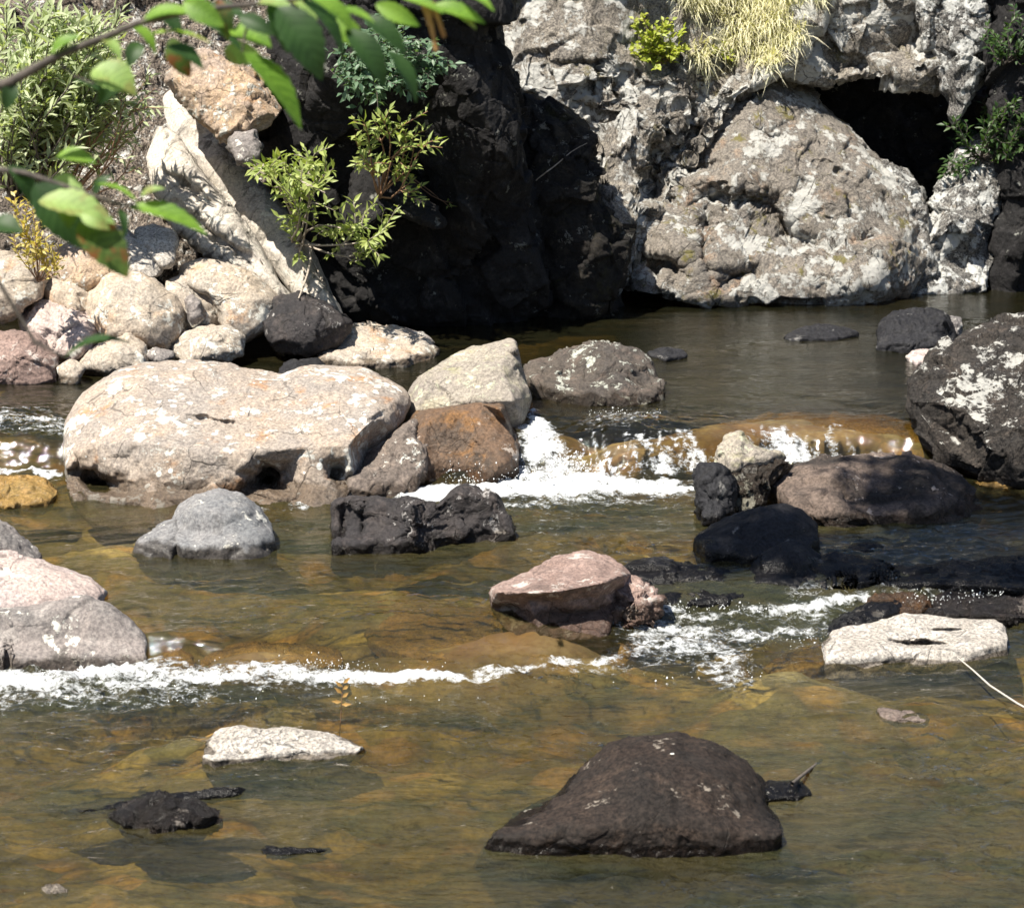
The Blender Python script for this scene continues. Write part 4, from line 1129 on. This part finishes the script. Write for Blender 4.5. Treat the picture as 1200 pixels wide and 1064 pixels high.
# shrubs on the dark cliff
b0 = surf(350, 285, 11.6, .03)
r1 = shrub('cliff_shrub', 'bright leafy shrub with bare bent roots growing on the diagonal slab', 'shrub', b0,
      tips([(318, 205), (335, 178), (368, 195), (392, 195), (385, 228), (440, 236), (468, 240), (410, 262), (432, 280), (345, 215), (306, 200)], 11.3, .1, 3, 1), M['foliage_bright'], M['twig'], .068, .021, .015, sub=(5, .15), r=.007, leaf_from=.6)
g = Bag()
for px_, py_ in [(362, 345), (338, 335), (378, 330), (350, 350)]:
    g.add(*tube(curve(b0, surf(px_, py_, 11.6, .02), .1, 9), .009, .004, 6, .15))
g.build('root', M['twig'], r1, b0, True)
b0 = surf(445, 232, 11.6, .02)
shrub('cliff_shrub', 'small bright leafy shrub on red stems against the black cliff', 'shrub', b0,
      tips([(415, 158), (428, 145), (450, 140), (470, 148), (488, 160), (500, 128), (512, 160), (524, 172), (422, 178)], 11.45, .1, 3, 1), M['foliage_bright'], M['redtwig'], .066, .02, .015, sub=(4, .12), r=.006, leaf_from=.66)
b1 = surf(527, 243, 11.6, .05)
shrub('cliff_shrub', 'long bare red twig with one tuft of leaves hanging in front of the black cliff', 'shrub', surf(455, 190, 11.6, .04), [b1, b1 + .02], M['foliage_bright'], M['redtwig'], .045, .014, .02, sub=(0, .1), r=.005, leaf_from=.88)
shrub('cliff_fern', 'bluish green bushy plant hanging at the top of the black cliff', 'plant', at_y(415, 70, 11.9), tips([(420, 55), (440, 45), (465, 40), (480, 55), (500, 40), (430, 112), (450, 120), (475, 112), (505, 105), (495, 85), (440, 80), (460, 70), (510, 62), (420, 100), (520, 80)], 11.6, .15, 9, 2), M['foliage_teal'], M['bark'], .055, .026, .016, sub=(4, .12), r=.004, leaf_from=.4)
# plants of the sunlit cliff
shrub('lime_plant', 'bright yellow-green leafy plant growing in the sunlit lichen wall', 'plant', surf(775, 75, 13.2, .01), [surf(a, b, 13.2, .10) for a, b in [(745, 30), (752, 18), (760, 45), (770, 35), (782, 28), (795, 40), (803, 55), (775, 55), (762, 62), (790, 66), (742, 55), (756, 70)] for _ in (0, 1)], M['foliage_lime'], M['redtwig'], .042, .026, .012, sub=(2, .08), r=.003, leaf_from=.2)
shrub('lime_plant', 'small yellow-green tuft above the dark cleft in the cliff', 'plant', surf(850, 70, 13.2, .01), [surf(a, b, 13.2, .07) for a, b in [(838, 55), (846, 48), (855, 58), (862, 70)]], M['foliage_lime'], M['redtwig'], .04, .02, .014, sub=(1, .06), r=.003, leaf_from=.2)
shrub('cliff_shrub', 'dark green leafy shrub between the rocks at the right edge', 'shrub', surf(1150, 185, 13.2, .02), [surf(a, b, 13.2, .15) for a, b in [(1120, 140), (1135, 150), (1150, 140), (1165, 130), (1180, 120), (1192, 116), (1120, 170), (1140, 175), (1175, 150), (1195, 140), (1128, 195), (1105, 205), (1185, 172), (1210, 130), (1225, 145)] for _ in (0, 1)], M['foliage_dark'], M['bark'], .055, .022, .018, sub=(2, .12), r=.005, leaf_from=.3)
shrub('cliff_shrub', 'dark green leaves over the rock in the top right corner', 'shrub', surf(1175, 75, 13.2, .02), [surf(a, b, 13.2, .15) for a, b in [(1155, 30), (1165, 48), (1180, 35), (1195, 20), (1200, 50), (1172, 62)] for _ in (0, 1)], M['foliage_dark'], M['bark'], .05, .022, .018, sub=(2, .1), r=.004, leaf_from=.3)

# dry golden grass on the cliff top: nobody could count the blades
gb = Bag()
TUFTS = []
for _ in range(120):
    u = random.random()
    a = random.gauss(882, 38) if u < .7 else random.uniform(790, 965)
    b = random.uniform(-60, 75) if u < .7 else random.uniform(-60, 15)
    if (a < 815 and b > 5) or (a > 940 and b > 0): continue
    TUFTS.append((a, b, random.gauss(.1, .35), random.uniform(.6, 1.25), random.randint(18, 70)))
BL = [(t, k) for t in TUFTS for k in range(t[4])]
for t, k in BL:
    a = t[0] + random.gauss(0, 7); b = t[1] + random.gauss(0, 5)
    p = surf(a, b, 13.4, -.01)
    L = random.uniform(.08, .22) * t[3]
    d = np.array([t[2] + random.gauss(0, .4), random.gauss(-.7, .3), random.gauss(.35, .6)])
    d = unit(d); g2 = unit(d + np.array([random.gauss(.1, .3), -.3, random.gauss(-1.0, .4)])); w_ = random.uniform(.0022, .0045)
    sd = unit(np.cross(d, [.2, -.4, .9])) * w_
    p1 = p + d * L * .5; p2 = p1 + g2 * L * .55
    gb.add([p - sd, p + sd, p1 + sd * .8, p1 - sd * .8, p2], [(0, 1, 2), (0, 2, 3), (3, 2, 4)])
tag(gb.build('dry_grass', M['drygrass']), 'pale golden dry grass hanging over the top of the sunlit cliff', 'grass', kind='stuff')

# bare twig on the shaded cliff face
tb = Bag()
pa, pb = surf(640, 202, 12.3, .04), surf(688, 168, 12.3, .05)
tb.add(*tube(curve(pa, pb, .06), .004, .0015, 5)); tb.add(*tube(curve(pa, surf(628, 212, 12.3, .02), .05), .004, .003, 5))
tag(tb.build('twig', M['twig'], origin=pa), 'thin bare twig leaning against the brown shaded cliff face', 'twig')

# sticks and sprigs of the stream
tb = Bag()
tb.add(*tube([at_z(1122, 770, .05), at_z(1140, 785, .05), at_z(1160, 803, .045), at_z(1192, 824, .03), at_z(1240, 850, .0)], .0025, .0042, 6, .12))
tag(tb.build('stick', M['stick'], origin=at_z(1122, 770, .05)), 'bleached white stick poking out from the broad white slab', 'stick')
tb = Bag()
tb.add(*tube(np.linspace(at_z(928, 918, .045), at_y(963, 890, 6.55), 6), .006, .0045, 6, .2))
tag(tb.build('stick', M['bark'], origin=at_z(928, 918, .045)), 'short dark stick lying on the flat stone behind the humped boulder', 'stick')
sp0 = at_z(395, 846, .0); sp1 = at_y(402, 800, sp0[1] - .02)
sp = empty('dry_sprig', sp0); tag(sp, 'small dry orange sprig standing above the long bleached rock', 'sprig')
tb = Bag(); pth = curve(sp0 - np.array([0, 0, .1]), sp1, .03); tb.add(*tube(pth, .0018, .0012, 5)); tb.build('stem', M['redtwig'], sp, sp0)
lb = Bag()
for t, sd in [(.99, 1), (.93, -1), (.88, 1), (.82, -1), (.76, 1), (.7, -1), (.66, 1)]:
    j = t * 6; k = min(int(j), 5); p = pth[k] + (pth[k + 1] - pth[k]) * (j - k)
    lb.leaf(p, np.array([sd * .8, -.2, .75 if t > .7 else .1]), np.array([0, -1, .3]), .034, .013)
lb.build('foliage', M['dryleaf'], sp, sp0)


# ------------------------------------------------------------------ the alder whose branch hangs into the picture
def big_leaf(a, b, w, curl=.12, roll=0.0, serr=.05, n=14):
    a, b = np.array(a), np.array(b)
    L = np.linalg.norm(b - a); d = (b - a) / L
    up = unit(np.array([0, -.75, .66])); side = unit(np.cross(d, up)); u = np.cross(side, d)
    side, u = side * math.cos(roll) + u * math.sin(roll), u * math.cos(roll) - side * math.sin(roll)
    V, Fq, At = [], [], []
    for i in range(n + 1):
        t = i / n
        hw = w / 2 * (math.sin(math.pi * min(1, t * 1.0) ** .82) ** .85 if 0 < t < 1 else 0) + 1e-4
        hw *= 1 + serr * (1 if i % 2 else -1)
        c = a + d * L * t + u * (curl * L * math.sin(math.pi * t) - .1 * L * t * t)
        for s, k in ((-1, 1), (-.5, .62), (0, 0), (.5, .62), (1, 1)):
            At.append(t * 8 - abs(s) * 1.6)
            V.append(c + side * hw * s + u * hw * .33 * k + u * random.uniform(-1, 1) * w * .012)
    for i in range(n):
        for j in range(4):
            Fq.append((i * 5 + j, i * 5 + j + 1, (i + 1) * 5 + j + 1, (i + 1) * 5 + j))
    # petiole
    return np.array(V), np.array(Fq), np.array(At)


def big_leaf_mat(name, a, b, rust=0.0):
    m = NT(name)
    geo = m.n('ShaderNodeNewGeometry'); pos = geo.outputs['Position']
    n = m.noise(pos, 18, 4); n2 = m.noise(pos, 55, 4, .7)
    col = m.mix(m.ramp(n, .35, .65), a, b)
    col = m.mix(m.math('MULTIPLY', m.ramp(n2, .5, .7), .35), col, tuple(k * .5 for k in a))
    va = m.n('ShaderNodeAttribute', attribute_name='vein')
    vv = m.math('ABSOLUTE', m.math('SUBTRACT', m.math('FRACT', va.outputs['Fac']), .5))
    col = m.mix(m.math('MULTIPLY', m.ramp(vv, .10, .0), .45), col, tuple(min(1, k * 1.9 + .03) for k in b))
    if rust:
        n3 = m.noise(m.vadd(pos, (3, 1, 2)), 26, 5, .6)
        col = m.mix(m.math('MULTIPLY', m.ramp(n3, .5, .6), rust), col, (.22, .07, .025))
    bs = m.n('ShaderNodeBsdfPrincipled'); m.s(bs, 'Base Color', col); m.s(bs, 'Roughness', .55)
    tr = m.n('ShaderNodeBsdfTranslucent'); m.s(tr, 'Color', m.mix(1.0, col, (1.5, 1.7, .6), 'MULTIPLY'))
    mx = m.n('ShaderNodeMixShader'); m.s(mx, 0, .4)
    m.t.links.new(bs.outputs[0], mx.inputs[1]); m.t.links.new(tr.outputs[0], mx.inputs[2])
    m.t.links.new(mx.outputs[0], m.out.inputs[0])
    return m.m


LM = {'g': big_leaf_mat('alder_leaf_green', (.10, .21, .02), (.19, .33, .04)),
      'd': big_leaf_mat('alder_leaf_shaded', (.02, .055, .012), (.035, .085, .02)),  # darker copy of the leaf green, shade put into the colour
      'p': big_leaf_mat('alder_leaf_pale', (.22, .34, .10), (.30, .42, .13), .35),
      'r': big_leaf_mat('alder_leaf_rusty', (.05, .09, .02), (.10, .16, .03), .9)}
alder = empty('alder_tree', (-2.7, 3.9, .9))
tag(alder, 'alder tree at the left whose blurred leafy branch hangs across the top left corner', 'tree')
AO = np.array(alder.location)
tk = Bag()
tk.add(*tube([(-2.75, 3.9, .3), (-2.7, 3.9, 1.6), (-2.65, 3.8, 2.9), (-2.6, 3.6, 3.8), (-2.45, 3.4, 4.6)], .11, .04, 12, .06))
tk.build('trunk', M['bark'], alder, AO, True)
BY = 3.2


def shade(xs, ys, z):
    """the point at height z whose shadow falls on (xs, ys)"""
    return (xs + SUN.x / SUN.z * z, ys + SUN.y / SUN.z * z, z)



def bp_(px, py, y=BY): return at_y(px, py, y)


def branch(pts, r0, r1):
    g = Bag(); g.add(*tube(np.array(pts), r0, r1, 7, .1)); g.build('branch', M['bark'], alder, AO, True)


branch([(-2.6, 3.95, 2.2), (-1.7, 3.6, 2.2), (-1.1, 3.3, 2.28), bp_(-20, 108), bp_(15, 95), bp_(45, 78), bp_(75, 62), bp_(120, 45), bp_(160, 28), bp_(230, 12), bp_(310, 4), bp_(400, -8), bp_(480, -15), bp_(540, -10)], .010, .0015)
branch([bp_(70, 74), bp_(85, 88), bp_(110, 99)], .0025, .0015)
branch([(-2.6, 3.95, 2.0), (-1.6, 3.5, 2.0), bp_(-60, 190), bp_(30, 203), bp_(60, 213), bp_(105, 228), bp_(140, 240), bp_(165, 242)], .007, .0014)
branch([bp_(300, 5), bp_(287, 40), bp_(284, 62)], .0025, .0015)
branch([bp_(-60, 190), bp_(-20, 300), bp_(40, 400), bp_(75, 418)], .005, .0015)
LV = [  # base, tip, width px, colour, roll, depth shift
    ((285, 62), (359, 147), 34, 'g', .5, 0), ((108, 82), (160, 108), 42, 'p', .2, .05), ((270, 35), (318, 52), 34, 'g', .3, .05), ((262, 60), (308, 68), 24, 'p', -.5, .1),
    ((325, 8), (380, 92), 44, 'd', .1, -.1), ((352, 0), (408, 62), 32, 'd', .7, .0), ((315, 0), (340, 62), 26, 'd', .3, 0), ((165, 27), (232, 12), 22, 'g', .4, .0), ((178, 40), (248, 44), 20, 'p', .9, .05),
    ((405, 35), (455, 100), 30, 'd', .2, -.05), ((392, 22), (430, 60), 22, 'g', -.3, .05), ((505, 8), (570, 24), 20, 'g', .2, 0), ((520, 12), (560, 32), 14, 'p', .4, 0), ((385, 15), (440, 22), 20, 'g', .6, 0),
    ((195, 55), (240, 78), 26, 'd', .5, 0), ((200, 45), (222, 92), 24, 'r', -.4, .1), ((300, 5), (345, 10), 18, 'p', .3, 0), ((130, 90), (118, 122), 20, 'd', .6, .1), ((85, 95), (128, 112), 18, 'd', .8, .1),
    ((152, 243), (244, 268), 26, 'g', .4, 0), ((112, 216), (162, 231), 15, 'g', .8, 0), ((45, 236), (135, 256), 38, 'p', .3, -.1), ((56, 216), (100, 228), 28, 'p', .1, .05), ((40, 215), (98, 290), 44, 'd', .0, -.05),
    ((92, 262), (152, 322), 46, 'r', .2, -.1), ((66, 184), (112, 188), 22, 'g', .3, .05), ((140, 244), (147, 278), 10, 'd', .5, 0), ((165, 231), (192, 219), 12, 'p', .4, 0), ((72, 240), (82, 268), 22, 'r', .6, -.1),
    ((76, 419), (152, 395), 26, 'd', .8, 0), ((-10, 262), (26, 270), 26, 'd', .2, 0), ((10, 195), (40, 240), 30, 'd', .7, 0), ((95, 250), (128, 268), 18, 'p', -.2, -.15), ((165, 50), (150, 78), 18, 'd', .1, .1), ((240, 8), (290, 18), 22, 'd', .4, .1), ((470, -2), (520, 12), 16, 'g', .4, 0), ((540, -4), (580, 10), 16, 'g', .5, 0),
    ((180, 8), (215, 40), 22, 'd', .4, .05), ((215, 2), (262, 30), 24, 'g', -.3, .0), ((230, 25), (285, 55), 24, 'd', .6, .1), ((255, 0), (268, 48), 20, 'r', .2, .05), ((335, -4), (372, 20), 20, 'p', .3, .05), ((365, -2), (420, 40), 26, 'g', .5, -.05), ((425, 20), (478, 62), 24, 'd', .2, .1), ((440, 5), (492, 30), 18, 'g', -.4, 0), ((150, 30), (185, 62), 20, 'g', .7, .1), ((280, 20), (322, 40), 18, 'd', -.2, .0), ((455, 60), (492, 118), 22, 'd', .5, .15), ((60, 64), (92, 40), 16, 'g', .3, .0), ((18, 96), (5, 130), 18, 'd', .2, .0), ((120, 46), (142, 68), 15, 'p', .5, .0), ((110, 228), (128, 205), 14, 'd', .2, .1)]
for (b0, b1_, wpx, c, rl, ds) in LV:
    y0 = BY + ds
    v, f, at_ = big_leaf(bp_(*b0, y0), at_y(b1_[0], b1_[1], y0 - random.uniform(.0, .03)), wpx / F * y0 * 1.15, roll=rl, curl=random.uniform(.04, .12))
    mesh_obj('leaf', v, f, LM[c], alder, True, AO, {'vein': at_})
for a, b in [((500, 0), (511, 60)), ((506, 2), (521, 44)), ((496, 0), (503, 30))]:
    g = Bag(); P = np.linspace(bp_(*a), bp_(*b), 9)
    g.add(*tube(P, .0045, .003, 7, .25)); o = g.build('catkin', M['catkin'], alder, AO, True)


def crown(name, parent, centers, n, L, mat, origin):
    g = Bag()
    for _ in range(n):
        c, r = centers[random.randrange(len(centers))]
        v = RNG.normal(size=3); v = unit(v) * r * random.random() ** .45 * np.array([1, 1, .6])
        p = np.array(c) + v
        g.leaf(p, RNG.normal(size=3) + np.array([0, 0, -.4]), RNG.normal(size=3) + np.array([0, 0, 1.5]), L * random.uniform(.7, 1.2), L * .55)
    return g.build(name, mat, parent, origin)


crown('crown', alder, [(shade(-.2, 4.7, 5.0), .4), (shade(-.6, 4.6, 4.9), .4), (shade(.2, 4.7, 5.1), .3)], 900, .085, M['foliage_tree'], AO)

cot = empty('riverside_tree', (3.2, 5.0, -.1))
tag(cot, 'tall leaning riverside tree that shades the dark rocks on the right', 'tree')
CO = np.array(cot.location)
g = Bag(); g.add(*tube([(3.2, 5.0, -.1), shade(2.95, 5.9, 2.0), shade(2.6, 6.8, 3.5), shade(2.3, 7.7, 5), shade(1.9, 8.3, 6), shade(1.5, 8.7, 6.4)], .15, .03, 12, .06)); g.build('trunk', M['bark'], cot, CO, True)
crown('crown', cot, [(shade(1.0, 8.5, 6.0), .30), (shade(1.3, 8.38, 6.0), .34), (shade(1.75, 8.35, 6.0), .36), (shade(1.75, 8.75, 6.1), .45), (shade(2.1, 8.8, 6.2), .55), (shade(1.9, 9.2, 6.2), .45), (shade(2.4, 9.0, 6.2), .5), (shade(2.3, 8.2, 6), .45)], 3600, .10, M['foliage_tree'], CO)

# ------------------------------------------------------------------ camera, light, render
cam = bpy.data.cameras.new('camera')
cam.sensor_width = 36; cam.lens = 36 * F / 1200
cam.clip_end = 500; cam.clip_start = .05
cam.dof.use_dof = True; cam.dof.focus_distance = 9.8; cam.dof.aperture_fstop = 7.5
co = bpy.data.objects.new('camera', cam); COL.objects.link(co)
co.location = (0, 0, H); co.rotation_euler = (math.pi / 2 - PITCH, 0, 0)
scene.camera = co

sl = bpy.data.lights.new('sun', 'SUN'); sl.energy = 5; sl.angle = math.radians(.5); sl.color = (1, .94, .82)
so = bpy.data.objects.new('sun', sl); COL.objects.link(so)
so.rotation_euler = SUN.to_track_quat('Z', 'Y').to_euler()
w = bpy.data.worlds.new('World'); scene.world = w; w.use_nodes = True
nt = w.node_tree; bg = nt.nodes['Background']
sk = nt.nodes.new('ShaderNodeTexSky'); sk.sky_type = 'NISHITA'; sk.sun_disc = False
sk.sun_elevation = math.asin(SUN.z); sk.sun_rotation = math.atan2(SUN.x, SUN.y)
nt.links.new(sk.outputs[0], bg.inputs[0]); bg.inputs[1].default_value = .06
vs = scene.view_settings
vs.view_transform = 'Standard'; vs.look = 'None'; vs.gamma = 1; vs.exposure = 1.0
scene.cycles.max_bounces = 8; scene.cycles.transparent_max_bounces = 16
scene.cycles.caustics_reflective = False; scene.cycles.caustics_refractive = False
scene.cycles.use_denoising = True
